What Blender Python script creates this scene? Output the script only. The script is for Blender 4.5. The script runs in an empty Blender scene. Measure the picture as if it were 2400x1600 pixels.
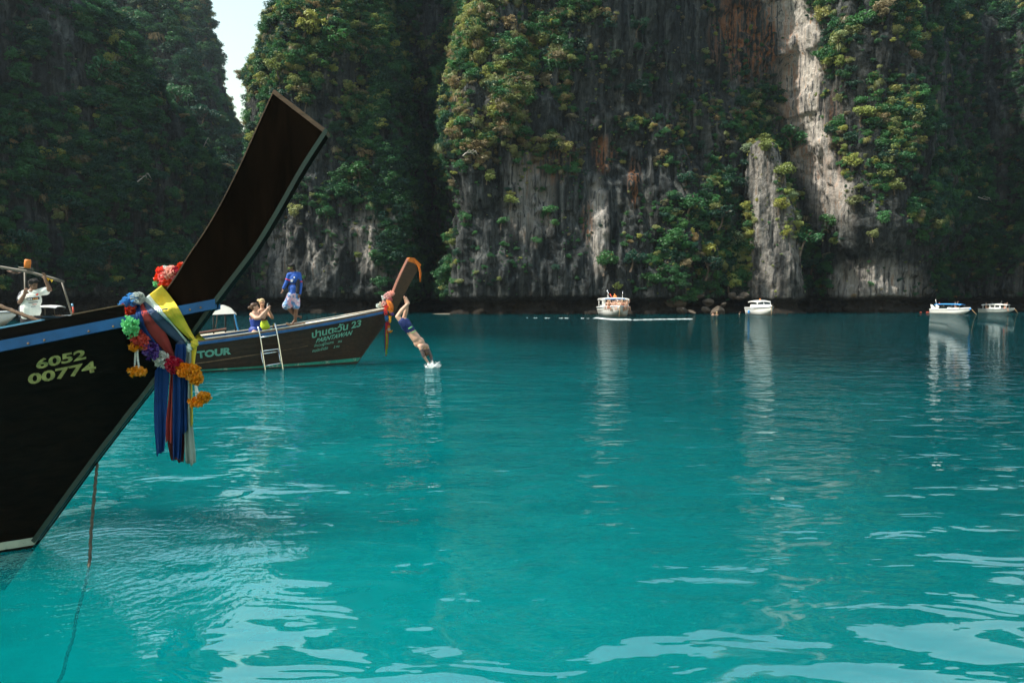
import bpy, bmesh, math, random
import numpy as np
from mathutils import Vector, Matrix, Euler
from mathutils.bvhtree import BVHTree

# ---------------------------------------------------------------- camera, sky, sun, exposure
SC = bpy.context.scene
COL = SC.collection
CAM_H = 1.94
PITCH = math.atan(100 / 1600)
cam_d = bpy.data.cameras.new("camera")
cam_d.lens = 24.0
cam_d.sensor_width = 36.0
cam_d.sensor_fit = 'HORIZONTAL'
cam_d.clip_start = 0.05
cam_d.clip_end = 3000
cam = bpy.data.objects.new("camera", cam_d)
COL.objects.link(cam)
cam.location = (0, 0, CAM_H)
cam.rotation_euler = (math.pi / 2 - PITCH, 0, 0)
SC.camera = cam

SUN_TO = Vector((-0.62, -0.20, 0.76)).normalized()      # direction towards the sun
sun_el = math.asin(SUN_TO.z)
sun_rot = math.atan2(SUN_TO.x, SUN_TO.y)
world = bpy.data.worlds.new("World")
SC.world = world
world.use_nodes = True
wn = world.node_tree
wn.nodes.clear()
w_out = wn.nodes.new('ShaderNodeOutputWorld')
w_bg = wn.nodes.new('ShaderNodeBackground')
w_sky = wn.nodes.new('ShaderNodeTexSky')
w_sky.sky_type = 'NISHITA'
w_sky.sun_disc = False
w_sky.sun_elevation = sun_el
w_sky.sun_rotation = sun_rot
w_sky.air_density = 2.6
w_sky.dust_density = 1.0
w_sky.ozone_density = 1.0
w_bg.inputs['Strength'].default_value = 0.15
wn.links.new(w_sky.outputs[0], w_bg.inputs['Color'])
wn.links.new(w_bg.outputs[0], w_out.inputs['Surface'])

sun_d = bpy.data.lights.new("sun", 'SUN')
sun_d.energy = 5.0
sun_d.angle = math.radians(0.6)
sun_d.color = (1.0, 0.93, 0.80)
sun = bpy.data.objects.new("sun", sun_d)
COL.objects.link(sun)
sun.rotation_euler = SUN_TO.to_track_quat('Z', 'Y').to_euler()
sun.location = (-60, -10, 90)

SC.view_settings.view_transform = 'Standard'
SC.view_settings.look = 'None'
SC.view_settings.exposure = 0.7
SC.view_settings.gamma = 1.0
SC.view_settings.use_curve_mapping = False
SC.render.engine = 'CYCLES'
SC.cycles.max_bounces = 6
SC.cycles.diffuse_bounces = 2
SC.cycles.glossy_bounces = 3
SC.cycles.transmission_bounces = 3
SC.cycles.volume_bounces = 0
SC.cycles.transparent_max_bounces = 8
SC.cycles.caustics_reflective = False
SC.cycles.caustics_refractive = False
SC.cycles.use_denoising = True
SC.cycles.use_adaptive_sampling = True
SC.cycles.adaptive_threshold = 0.02

# ---------------------------------------------------------------- small maths
CT, ST = math.cos(PITCH), math.sin(PITCH)
CAMP = Vector((0, 0, CAM_H))

def ray(u, v):
    """direction in the place of a point read off the photograph (2400 x 1600 px)"""
    a, b = (u - 1200) / 1600, (800 - v) / 1600
    return Vector((a, CT + b * ST, b * CT - ST))

def at(u, v, Y):
    d = ray(u, v)
    return CAMP + d * (Y / d.y)

def at_z(u, v, z):
    d = ray(u, v)
    return CAMP + d * ((z - CAM_H) / d.z)

def at_plane(u, v, p0, n):
    d = ray(u, v)
    return CAMP + d * ((p0 - CAMP).dot(n) / d.dot(n))

def proj(p):
    """numpy Nx3 -> u, v"""
    x, y, z = p[:, 0], p[:, 1], p[:, 2] - CAM_H
    f = y * CT - z * ST
    f = np.maximum(f, 0.01)
    up = y * ST + z * CT
    return 1200 + 1600 * x / f, 800 - 1600 * up / f

def lerp(a, b, t):
    return a + (b - a) * t

def sstep(a, b, x):
    t = np.clip((x - a) / (b - a), 0, 1)
    return t * t * (3 - 2 * t)

def _hash(ix, iy, iz, seed):
    h = (ix.astype(np.int64) * 374761393 + iy.astype(np.int64) * 668265263 + iz.astype(np.int64) * 2147483647 + int(seed) * 974634777) & 0xFFFFFFFF
    h = ((h ^ (h >> 13)) * 1274126177) & 0xFFFFFFFF
    h = ((h ^ (h >> 16)) * 2246822519) & 0xFFFFFFFF
    return ((h ^ (h >> 15)) & 0xFFFF) / 65535.0

def vnoise(x, y, z, seed=0):
    """smooth value noise, -1..1"""
    x, y, z = np.broadcast_arrays(np.asarray(x, float), np.asarray(y, float), np.asarray(z, float))
    ix, iy, iz = np.floor(x), np.floor(y), np.floor(z)
    fx, fy, fz = x - ix, y - iy, z - iz
    fx, fy, fz = [f * f * f * (f * (f * 6 - 15) + 10) for f in (fx, fy, fz)]
    r = 0
    for dx in (0, 1):
        for dy in (0, 1):
            for dz in (0, 1):
                w = (fx if dx else 1 - fx) * (fy if dy else 1 - fy) * (fz if dz else 1 - fz)
                r = r + w * _hash(ix + dx, iy + dy, iz + dz, seed)
    return r * 2 - 1

def fbm(x, y, z, octv=4, seed=0, gain=0.5):
    r, a, s, t = 0, 1.0, 1.0, 0
    for o in range(octv):
        r = r + a * vnoise(np.asarray(x) * s, np.asarray(y) * s, np.asarray(z) * s, seed + o * 17)
        t += a
        a *= gain
        s *= 2.03
    return r / t

def ridge(x, y, z, octv=3, seed=0):
    r, a, s, t = 0, 1.0, 1.0, 0
    for o in range(octv):
        r = r + a * (1 - 2 * np.abs(vnoise(np.asarray(x) * s, np.asarray(y) * s, np.asarray(z) * s, seed + o * 31)))
        t += a
        a *= 0.5
        s *= 2.1
    return r / t

# ---------------------------------------------------------------- materials
MATS = {}

def new_mat(name):
    m = bpy.data.materials.new(name)
    m.use_nodes = True
    MATS[name] = m
    return m, m.node_tree, m.node_tree.nodes['Principled BSDF']

def nd(nt, typ, **kw):
    n = nt.nodes.new(typ)
    for k, v in kw.items():
        if k.startswith('i_'):
            key = k[2:]
            n.inputs[int(key) if key.isdigit() else key.replace('_', ' ')].default_value = v
        else:
            setattr(n, k, v)
    return n

def ramp(nt, fac, stops):
    r = nt.nodes.new('ShaderNodeValToRGB')
    el = r.color_ramp.elements
    while len(el) < len(stops):
        el.new(0.5)
    for e, (p, c) in zip(el, stops):
        e.position = p
        e.color = (*c, 1) if len(c) == 3 else c
    nt.links.new(fac, r.inputs[0])
    return r.outputs[0]

def coord(nt, scale=(1, 1, 1), obj=True, warp=None):
    tc = nt.nodes.new('ShaderNodeNewGeometry' if not obj else 'ShaderNodeTexCoord')
    mp = nt.nodes.new('ShaderNodeMapping')
    mp.inputs['Scale'].default_value = scale
    nt.links.new(tc.outputs['Position' if not obj else 'Object'], mp.inputs['Vector'])
    return mp.outputs[0]

def noise(nt, vec, scale, detail=4, rough=0.55, dist=0.0):
    n = nd(nt, 'ShaderNodeTexNoise')
    n.inputs['Scale'].default_value = scale
    n.inputs['Detail'].default_value = detail
    n.inputs['Roughness'].default_value = rough
    n.inputs['Distortion'].default_value = dist
    nt.links.new(vec, n.inputs['Vector'])
    return n.outputs['Fac']

def mixc(nt, fac, a, b, mode='MIX'):
    m = nt.nodes.new('ShaderNodeMix')
    m.data_type = 'RGBA'
    m.blend_type = mode
    for sock, val in ((m.inputs[0], fac), (m.inputs[6], a), (m.inputs[7], b)):
        if hasattr(val, 'is_output') or isinstance(val, bpy.types.NodeSocket):
            nt.links.new(val, sock)
        elif isinstance(val, (int, float)):
            sock.default_value = val
        else:
            sock.default_value = (*val, 1) if len(val) == 3 else val
    return m.outputs[2]

def math_n(nt, op, a, b=None):
    m = nt.nodes.new('ShaderNodeMath')
    m.operation = op
    for i, val in enumerate((a, b)):
        if val is None:
            continue
        if isinstance(val, bpy.types.NodeSocket):
            nt.links.new(val, m.inputs[i])
        else:
            m.inputs[i].default_value = val
    return m.outputs[0]

def bump(nt, height, strength, dist, bsdf, normal=None):
    b = nt.nodes.new('ShaderNodeBump')
    b.inputs['Strength'].default_value = strength
    b.inputs['Distance'].default_value = dist
    nt.links.new(height, b.inputs['Height'])
    if normal is not None:
        nt.links.new(normal, b.inputs['Normal'])
    if bsdf is not None:
        nt.links.new(b.outputs[0], bsdf.inputs['Normal'])
    return b.outputs[0]

def plain(name, col, rough=0.6, metal=0.0, var=0.25, scale=6.0, bmp=0.0, spec=0.4, dirt=None):
    """one surface colour with uneven wear"""
    m, nt, b = new_mat(name)
    vec = coord(nt)
    f = noise(nt, vec, scale, 5, 0.6)
    dark = tuple(c * (1 - var) for c in col)
    lite = tuple(min(1, c * (1 + var * 0.6)) for c in col)
    c = ramp(nt, f, [(0.3, dark), (0.7, lite)])
    if dirt:
        f2 = noise(nt, vec, scale * 2.7, 6, 0.7)
        k = ramp(nt, f2, [(dirt[1], (0, 0, 0)), (dirt[1] + 0.08, (1, 1, 1))])
        c = mixc(nt, k, c, dirt[0])
    nt.links.new(c, b.inputs['Base Color'])
    b.inputs['Roughness'].default_value = rough
    b.inputs['Metallic'].default_value = metal
    b.inputs['Specular IOR Level'].default_value = spec
    if bmp:
        bump(nt, f, bmp, 0.02, b)
    return m

# ---------------------------------------------------------------- mesh helpers
def link(o, parent=None):
    COL.objects.link(o)
    if parent is not None:
        o.parent = parent
        o.matrix_parent_inverse = Matrix.LocRotScale(parent.location, parent.rotation_euler, parent.scale).inverted()
    return o

def mesh_obj(name, verts, faces, mat, parent=None, smooth=False):
    me = bpy.data.meshes.new(name)
    me.from_pydata([tuple(v) for v in verts], [], [tuple(f) for f in faces])
    me.update()
    if smooth:
        me.polygons.foreach_set('use_smooth', [True] * len(me.polygons))
    if mat is not None:
        me.materials.append(MATS[mat] if isinstance(mat, str) else mat)
    return link(bpy.data.objects.new(name, me), parent)

def tag(o, label=None, cat=None, group=None, kind=None):
    if label:
        o['label'] = label
    if cat:
        o['category'] = cat
    if group:
        o['group'] = group
    if kind:
        o['kind'] = kind
    return o

def empty(name, loc, label=None, cat=None, group=None, rz=0.0):
    o = bpy.data.objects.new(name, None)
    o.empty_display_size = 0.2
    o.location = loc
    o.rotation_euler = (0, 0, rz)
    COL.objects.link(o)
    return tag(o, label, cat, group)

class MB:
    """collects shapes of one piece"""
    def __init__(s):
        s.v, s.f = [], []

    def add(s, v, f):
        n = len(s.v)
        s.v += [Vector(p) for p in v]
        s.f += [tuple(i + n for i in q) for q in f]
        return s

    def box(s, c, size, rot=None):
        c = Vector(c)
        h = Vector(size) / 2
        vs = []
        for x in (-1, 1):
            for y in (-1, 1):
                for z in (-1, 1):
                    p = Vector((x * h.x, y * h.y, z * h.z))
                    if rot is not None:
                        p = rot @ p
                    vs.append(c + p)
        return s.add(vs, [(0, 1, 3, 2), (4, 6, 7, 5), (0, 4, 5, 1), (2, 3, 7, 6), (0, 2, 6, 4), (1, 5, 7, 3)])

    def tube(s, pts, rad, seg=8, caps=True, shape=None, twist=0.0, flat=None):
        """tube along pts; rad number or list; shape(angle)->factor"""
        pts = [Vector(p) for p in pts]
        n = len(pts)
        rads = rad if isinstance(rad, (list, tuple, np.ndarray)) else [rad] * n
        tang = []
        for i in range(n):
            a, b = pts[max(i - 1, 0)], pts[min(i + 1, n - 1)]
            t = (b - a)
            tang.append(t.normalized() if t.length > 1e-9 else Vector((0, 0, 1)))
        ref = Vector((0, 0, 1)) if abs(tang[0].z) < 0.9 else Vector((1, 0, 0))
        nx = tang[0].cross(ref).normalized()
        vs = []
        for i in range(n):
            nx = (nx - tang[i] * nx.dot(tang[i])).normalized()
            ny = tang[i].cross(nx)
            for k in range(seg):
                a = 2 * math.pi * k / seg + twist * i
                r = rads[i] * (shape(2 * math.pi * k / seg) if shape else 1)
                vs.append(pts[i] + nx * (math.cos(a) * r) + ny * (math.sin(a) * r * (flat or 1)))
        fs = []
        for i in range(n - 1):
            for k in range(seg):
                k2 = (k + 1) % seg
                fs.append((i * seg + k, i * seg + k2, (i + 1) * seg + k2, (i + 1) * seg + k))
        if caps:
            fs.append(tuple(range(seg - 1, -1, -1)))
            fs.append(tuple((n - 1) * seg + k for k in range(seg)))
        return s.add(vs, fs)

    def cap(s, a, b, ra, rb, seg=10, rings=3):
        """tapered capsule"""
        a, b = Vector(a), Vector(b)
        d = (b - a)
        L = d.length
        d = d.normalized() if L > 1e-6 else Vector((0, 0, 1))
        pts, rs = [], []
        for i in range(rings + 1):
            t = math.pi / 2 * i / rings
            pts.append(a - d * (ra * math.cos(t)))
            rs.append(max(ra * math.sin(t), 1e-4))
        for i in range(rings + 1):
            t = math.pi / 2 * i / rings
            pts.append(b + d * (rb * math.sin(t)))
            rs.append(max(rb * math.cos(t), 1e-4))
        return s.tube(pts, rs, seg)

    def ell(s, c, r, rot=None, seg=14, rings=9):
        c = Vector(c)
        vs, fs = [], []
        for i in range(rings + 1):
            th = math.pi * i / rings
            for k in range(seg):
                ph = 2 * math.pi * k / seg
                sn = max(math.sin(th), 1e-3)
                p = Vector((r[0] * sn * math.cos(ph), r[1] * sn * math.sin(ph), r[2] * math.cos(th)))
                if rot is not None:
                    p = rot @ p
                vs.append(c + p)
        for i in range(rings):
            for k in range(seg):
                k2 = (k + 1) % seg
                fs.append((i * seg + k, (i + 1) * seg + k, (i + 1) * seg + k2, i * seg + k2))
        fs.append(tuple(range(seg)))
        fs.append(tuple(rings * seg + k for k in range(seg - 1, -1, -1)))
        return s.add(vs, fs)

    def grid(s, P, close=False):
        """P[i][j] points -> sheet"""
        n, m = len(P), len(P[0])
        vs = [p for row in P for p in row]
        fs = [(i * m + j, i * m + j + 1, (i + 1) * m + j + 1, (i + 1) * m + j) for i in range(n - 1) for j in range(m - 1)]
        if close:
            fs += [((n - 1) * m + j, (n - 1) * m + j + 1, j + 1, j) for j in range(m - 1)]
        return s.add(vs, fs)

    def slab(s, P, thick):
        """sheet with thickness; thick is a vector or function(i,j)->vector"""
        n, m = len(P), len(P[0])
        f = thick if callable(thick) else (lambda i, j: Vector(thick))
        A = [Vector(P[i][j]) for i in range(n) for j in range(m)]
        B = [Vector(P[i][j]) + f(i, j) for i in range(n) for j in range(m)]
        N = n * m
        fs = []
        for i in range(n - 1):
            for j in range(m - 1):
                q = (i * m + j, i * m + j + 1, (i + 1) * m + j + 1, (i + 1) * m + j)
                fs.append(q)
                fs.append(tuple(N + k for k in reversed(q)))
        for i in range(n - 1):
            fs.append((i * m, (i + 1) * m, N + (i + 1) * m, N + i * m))
            fs.append(((i + 1) * m + m - 1, i * m + m - 1, N + i * m + m - 1, N + (i + 1) * m + m - 1))
        for j in range(m - 1):
            fs.append((j + 1, j, N + j, N + j + 1))
            fs.append(((n - 1) * m + j, (n - 1) * m + j + 1, N + (n - 1) * m + j + 1, N + (n - 1) * m + j))
        return s.add(A + B, fs)

    def prism(s, poly, off):
        """closed polygon (3D points) extruded by vector off"""
        n = len(poly)
        off = Vector(off)
        vs = [Vector(p) for p in poly] + [Vector(p) + off for p in poly]
        fs = [tuple(range(n - 1, -1, -1)), tuple(range(n, 2 * n))]
        fs += [(i, (i + 1) % n, n + (i + 1) % n, n + i) for i in range(n)]
        return s.add(vs, fs)

    def build(s, name, mat, parent=None, smooth=False):
        return mesh_obj(name, s.v, s.f, mat, parent, smooth)

def catmull(pts, n):
    """smooth curve through pts, n samples"""
    P = np.array([tuple(p) for p in pts], float)
    P = np.vstack([2 * P[0] - P[1], P, 2 * P[-1] - P[-2]])
    out = []
    m = len(pts) - 1
    for t in np.linspace(0, m, n):
        i = min(int(t), m - 1)
        f = t - i
        a, b, c, d = P[i], P[i + 1], P[i + 2], P[i + 3]
        out.append(0.5 * ((2 * b) + (-a + c) * f + (2 * a - 5 * b + 4 * c - d) * f * f + (-a + 3 * b - 3 * c + d) * f ** 3))
    return np.array(out)

def resample(P, ds):
    L = np.r_[0, np.cumsum(np.linalg.norm(np.diff(P, axis=0), axis=1))]
    n = max(2, int(L[-1] / ds))
    t = np.linspace(0, L[-1], n)
    return np.stack([np.interp(t, L, P[:, k]) for k in range(P.shape[1])], 1), t

# ---------------------------------------------------------------- materials of the setting
def rock_material():
    m, nt, b = new_mat("limestone")
    pos = coord(nt, (1, 1, 1), obj=False)
    strk = coord(nt, (1, 1, 0.09), obj=False)           # runs drawn out downwards
    strk2 = coord(nt, (1, 1, 0.035), obj=False)
    big = noise(nt, pos, 0.09, 4, 0.6)
    s1 = noise(nt, strk, 0.85, 6, 0.62, 0.6)
    s2 = noise(nt, strk2, 2.3, 5, 0.6, 0.4)
    fine = noise(nt, pos, 2.2, 7, 0.7)
    base = ramp(nt, s1, [(0.32, (0.007, 0.009, 0.010)), (0.45, (0.026, 0.031, 0.033)), (0.56, (0.057, 0.065, 0.066)), (0.72, (0.145, 0.15, 0.147))])
    dark = ramp(nt, s2, [(0.36, (0.16, 0.18, 0.19)), (0.52, (1, 1, 1))])
    c = mixc(nt, 0.85, base, dark, 'MULTIPLY')
    warm = ramp(nt, big, [(0.48, (1, 1, 1)), (0.66, (1.0, 0.93, 0.84))])
    c = mixc(nt, 0.8, c, warm, 'MULTIPLY')
    ff = ramp(nt, fine, [(0.3, (0.45, 0.45, 0.45)), (0.6, (1.15, 1.15, 1.15))])
    c = mixc(nt, 0.7, c, ff, 'MULTIPLY')
    # pale flowstone and orange iron stains where the wall has them
    pa = nd(nt, 'ShaderNodeAttribute', attribute_name='pale')
    st = nd(nt, 'ShaderNodeAttribute', attribute_name='stain')
    ti = nd(nt, 'ShaderNodeAttribute', attribute_name='tide')
    palec = ramp(nt, s2, [(0.36, (0.06, 0.06, 0.065)), (0.46, (0.32, 0.30, 0.28)), (0.60, (0.52, 0.48, 0.44)), (0.70, (0.36, 0.22, 0.14))])
    c = mixc(nt, pa.outputs['Fac'], c, palec)
    sk = math_n(nt, 'MULTIPLY', st.outputs['Fac'], ramp(nt, s2, [(0.47, (0, 0, 0)), (0.58, (0.9, 0.9, 0.9))]))
    oc = ramp(nt, fine, [(0.3, (0.13, 0.045, 0.016)), (0.7, (0.30, 0.13, 0.06))])
    c = mixc(nt, sk, c, oc)
    tc = ramp(nt, fine, [(0.35, (0.006, 0.006, 0.005)), (0.7, (0.035, 0.027, 0.02))])
    c = mixc(nt, ti.outputs['Fac'], c, tc)
    nt.links.new(c, b.inputs['Base Color'])
    b.inputs['Roughness'].default_value = 0.9
    b.inputs['Specular IOR Level'].default_value = 0.2
    h = math_n(nt, 'ADD', math_n(nt, 'MULTIPLY', s1, 1.2), math_n(nt, 'MULTIPLY', fine, 0.6))
    bump(nt, h, 1.0, 0.8, b)
    return m

def leaf_material(name, col, var=0.35, trans=0.38):
    m = bpy.data.materials.new(name)
    m.use_nodes = True
    MATS[name] = m
    nt = m.node_tree
    nt.nodes.clear()
    out = nt.nodes.new('ShaderNodeOutputMaterial')
    oi = nt.nodes.new('ShaderNodeObjectInfo')
    pos = coord(nt, obj=False)
    f = noise(nt, pos, 1.6, 3, 0.6)
    k = math_n(nt, 'ADD', math_n(nt, 'MULTIPLY', oi.outputs['Random'], 0.6), math_n(nt, 'MULTIPLY', f, 0.6))
    a = tuple(c * (1 - var) for c in col)
    b = tuple(c * (1 + var) for c in col)
    warm = (col[0] * (1 + var) * 1.2, col[1] * (1 + var * 0.8), col[2] * 0.9)
    c = ramp(nt, k, [(0.25, a), (0.6, b), (0.95, warm)])
    d = nt.nodes.new('ShaderNodeBsdfDiffuse')
    t = nt.nodes.new('ShaderNodeBsdfTranslucent')
    g = nt.nodes.new('ShaderNodeBsdfGlossy')
    g.inputs['Roughness'].default_value = 0.45
    g.inputs['Color'].default_value = (0.6, 0.65, 0.6, 1)
    nt.links.new(c, d.inputs['Color'])
    nt.links.new(c, t.inputs['Color'])
    mx = nt.nodes.new('ShaderNodeMixShader')
    mx.inputs[0].default_value = trans
    nt.links.new(d.outputs[0], mx.inputs[1])
    nt.links.new(t.outputs[0], mx.inputs[2])
    m2 = nt.nodes.new('ShaderNodeMixShader')
    m2.inputs[0].default_value = 0.05
    nt.links.new(mx.outputs[0], m2.inputs[1])
    nt.links.new(g.outputs[0], m2.inputs[2])
    nt.links.new(m2.outputs[0], out.inputs['Surface'])
    return m

rock_material()
LEAVES = {
    'teal': (0.011, 0.056, 0.036), 'green': (0.026, 0.11, 0.038), 'bright': (0.04, 0.15, 0.045),
    'lime': (0.21, 0.26, 0.07), 'olive': (0.19, 0.22, 0.08), 'brown': (0.19, 0.16, 0.09), 'pale': (0.24, 0.32, 0.18)}
for k, c in LEAVES.items():
    leaf_material("leaves_" + k, c)
plain("bark", (0.11, 0.085, 0.065), 0.9, var=0.5, scale=3, bmp=0.5)
plain("dead_wood", (0.42, 0.39, 0.34), 0.85, var=0.3, scale=5)

RIPPLE_AT = at_z(215, 1327, 0)

def water_material():
    m = bpy.data.materials.new("lagoon_water")
    m.use_nodes = True
    MATS["lagoon_water"] = m
    nt = m.node_tree
    b = nt.nodes['Principled BSDF']
    out = nt.nodes['Material Output']
    pos = coord(nt, obj=False)
    # milky suspended sediment: drifting lighter and darker tongues
    tong = noise(nt, coord(nt, (1, 1.6, 1), obj=False), 0.16, 3, 0.6, 1.2)
    wisp = noise(nt, pos, 1.1, 4, 0.65, 2.0)
    k = math_n(nt, 'ADD', math_n(nt, 'MULTIPLY', tong, 0.75), math_n(nt, 'MULTIPLY', wisp, 0.25))
    c = ramp(nt, k, [(0.32, (0.0, 0.135, 0.155)), (0.52, (0.0, 0.195, 0.217)), (0.70, (0.0, 0.265, 0.287))])
    deep_shade = nt.nodes.new('ShaderNodeMapRange')
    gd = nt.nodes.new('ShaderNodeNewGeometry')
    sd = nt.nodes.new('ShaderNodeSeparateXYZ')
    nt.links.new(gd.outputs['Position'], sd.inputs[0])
    way = math_n(nt, 'ADD', sd.outputs['Y'], math_n(nt, 'MULTIPLY', math_n(nt, 'MAXIMUM', sd.outputs['X'], -2.0), 1.3))  # darkens with distance as deeper water, rightward as painted cliff shadow and vignetting
    nt.links.new(math_n(nt, 'ADD', way, math_n(nt, 'MULTIPLY', tong, 7.0)), deep_shade.inputs['Value'])
    deep_shade.inputs['From Min'].default_value = 7
    deep_shade.inputs['From Max'].default_value = 40
    c = mixc(nt, deep_shade.outputs[0], c, (0.0, 0.036, 0.043))
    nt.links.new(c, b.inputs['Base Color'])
    b.inputs['Roughness'].default_value = 0.015
    b.subsurface_method = 'BURLEY'
    b.inputs['Subsurface Weight'].default_value = 1.0
    b.inputs['Subsurface Radius'].default_value = (0.6, 1.0, 1.0)
    b.inputs['Subsurface Scale'].default_value = 3.6
    b.inputs['Specular IOR Level'].default_value = 0.0
    # waves: long low swell, wind chop and small ripples
    def wv(scale, sc, det, dist, rot=0.0):
        mp = nt.nodes.new('ShaderNodeMapping')
        mp.inputs['Scale'].default_value = sc
        mp.inputs['Rotation'].default_value = (0, 0, rot)
        g = nt.nodes.new('ShaderNodeNewGeometry')
        nt.links.new(g.outputs['Position'], mp.inputs['Vector'])
        return noise(nt, mp.outputs[0], scale, det, 0.5, dist)
    n1 = wv(0.85, (0.8, 1.2, 1), 1.5, 0.7, 0.35)
    n2 = wv(1.9, (0.65, 1.4, 1), 2.0, 0.7, 0.2)
    n3 = wv(6.0, (0.6, 1.5, 1), 2.0, 0.3, -0.2)
    # wind-ruffled areas and smooth ones
    ruf = ramp(nt, noise(nt, coord(nt, (0.6, 1, 1), obj=False), 0.10, 2, 0.5, 0.8), [(0.46, (0.05, 0.05, 0.05)), (0.62, (1, 1, 1))])
    far = nt.nodes.new('ShaderNodeMapRange')
    g = nt.nodes.new('ShaderNodeNewGeometry')
    sx = nt.nodes.new('ShaderNodeSeparateXYZ')
    nt.links.new(g.outputs['Position'], sx.inputs[0])
    nt.links.new(sx.outputs['Y'], far.inputs['Value'])
    far.inputs['From Min'].default_value = 6
    far.inputs['From Max'].default_value = 18
    far.inputs['To Min'].default_value = 0.08
    far.inputs['To Max'].default_value = 1.0
    h = math_n(nt, 'ADD', math_n(nt, 'MULTIPLY', n1, 0.088), math_n(nt, 'MULTIPLY', n2, math_n(nt, 'ADD', math_n(nt, 'MULTIPLY', far.outputs[0], 0.065), 0.017)))
    h = math_n(nt, 'ADD', h, math_n(nt, 'MULTIPLY', math_n(nt, 'MULTIPLY', n3, 0.024), math_n(nt, 'MAXIMUM', math_n(nt, 'MULTIPLY', ruf, 0.6), far.outputs[0])))
    # rings spreading where the mooring rope enters the water
    vd = nt.nodes.new('ShaderNodeVectorMath')
    vd.operation = 'DISTANCE'
    nt.links.new(g.outputs['Position'], vd.inputs[0])
    vd.inputs[1].default_value = RIPPLE_AT
    jit = noise(nt, pos, 2.5, 3, 0.5, 0.4)
    dist = math_n(nt, 'ADD', vd.outputs['Value'], math_n(nt, 'MULTIPLY', jit, 0.35))
    wave = math_n(nt, 'SINE', math_n(nt, 'MULTIPLY', dist, 62.0))
    fall = nt.nodes.new('ShaderNodeMapRange')
    nt.links.new(vd.outputs['Value'], fall.inputs['Value'])
    fall.inputs['From Min'].default_value = 0.1
    fall.inputs['From Max'].default_value = 1.75
    fall.inputs['To Min'].default_value = 1.0
    fall.inputs['To Max'].default_value = 0.0
    rf = math_n(nt, 'MULTIPLY', wave, math_n(nt, 'MULTIPLY', fall.outputs[0], 0.0016))
    sm = noise(nt, pos, 22, 2, 0.5, 0.2)
    rf = math_n(nt, 'ADD', rf, math_n(nt, 'MULTIPLY', math_n(nt, 'MULTIPLY', sm, 0.012), fall.outputs[0]))
    h = math_n(nt, 'ADD', h, rf)
    bn = bump(nt, h, 1.0, 1.0, b)
    # a little of what is under the surface shows through
    tr = nt.nodes.new('ShaderNodeBsdfTransparent')
    nt.links.new(mixc(nt, deep_shade.outputs[0], (0.3, 0.85, 0.82), (0.0, 0.06, 0.075)), tr.inputs['Color'])
    mx = nt.nodes.new('ShaderNodeMixShader')
    mx.inputs[0].default_value = 0.52
    nt.links.new(b.outputs[0], mx.inputs[1])
    nt.links.new(tr.outputs[0], mx.inputs[2])
    # mirror of sky and cliffs; ripples too small to build keep it from closing at a low angle
    gl = nt.nodes.new('ShaderNodeBsdfGlossy')
    gl.inputs['Roughness'].default_value = 0.015
    gl.inputs['Color'].default_value = (0.82, 0.97, 1.0, 1)
    nt.links.new(bn, gl.inputs['Normal'])
    fz = nt.nodes.new('ShaderNodeFresnel')
    fz.inputs['IOR'].default_value = 2.5
    nt.links.new(bn, fz.inputs['Normal'])
    m2 = nt.nodes.new('ShaderNodeMixShader')
    nt.links.new(math_n(nt, 'MINIMUM', fz.outputs[0], 0.37), m2.inputs[0])
    nt.links.new(mx.outputs[0], m2.inputs[1])
    nt.links.new(gl.outputs[0], m2.inputs[2])
    nt.links.new(m2.outputs[0], out.inputs['Surface'])
    return m

water_material()
plain("seabed_sand", (0.0, 0.42, 0.41), 0.9, var=0.25, scale=0.4)
_sb = MATS["seabed_sand"].node_tree.nodes["Principled BSDF"]
_sb.subsurface_method = 'BURLEY'
_sb.inputs["Subsurface Weight"].default_value = 1.0
_sb.inputs["Subsurface Radius"].default_value = (1, 1, 1)
_sb.inputs["Subsurface Scale"].default_value = 4.0

# ---------------------------------------------------------------- water and seabed
W = 420
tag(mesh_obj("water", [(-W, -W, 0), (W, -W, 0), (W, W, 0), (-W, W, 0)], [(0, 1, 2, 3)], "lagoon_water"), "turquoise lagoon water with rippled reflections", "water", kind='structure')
tag(mesh_obj("seabed", [(-W, -W, -3.2), (W, -W, -3.2), (W, W, -3.2), (-W, W, -3.2)], [(0, 1, 2, 3)], "seabed_sand"), "pale sandy seabed under the lagoon", "seabed", kind='structure')

# ---------------------------------------------------------------- cliffs
SHEETS = []

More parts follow.
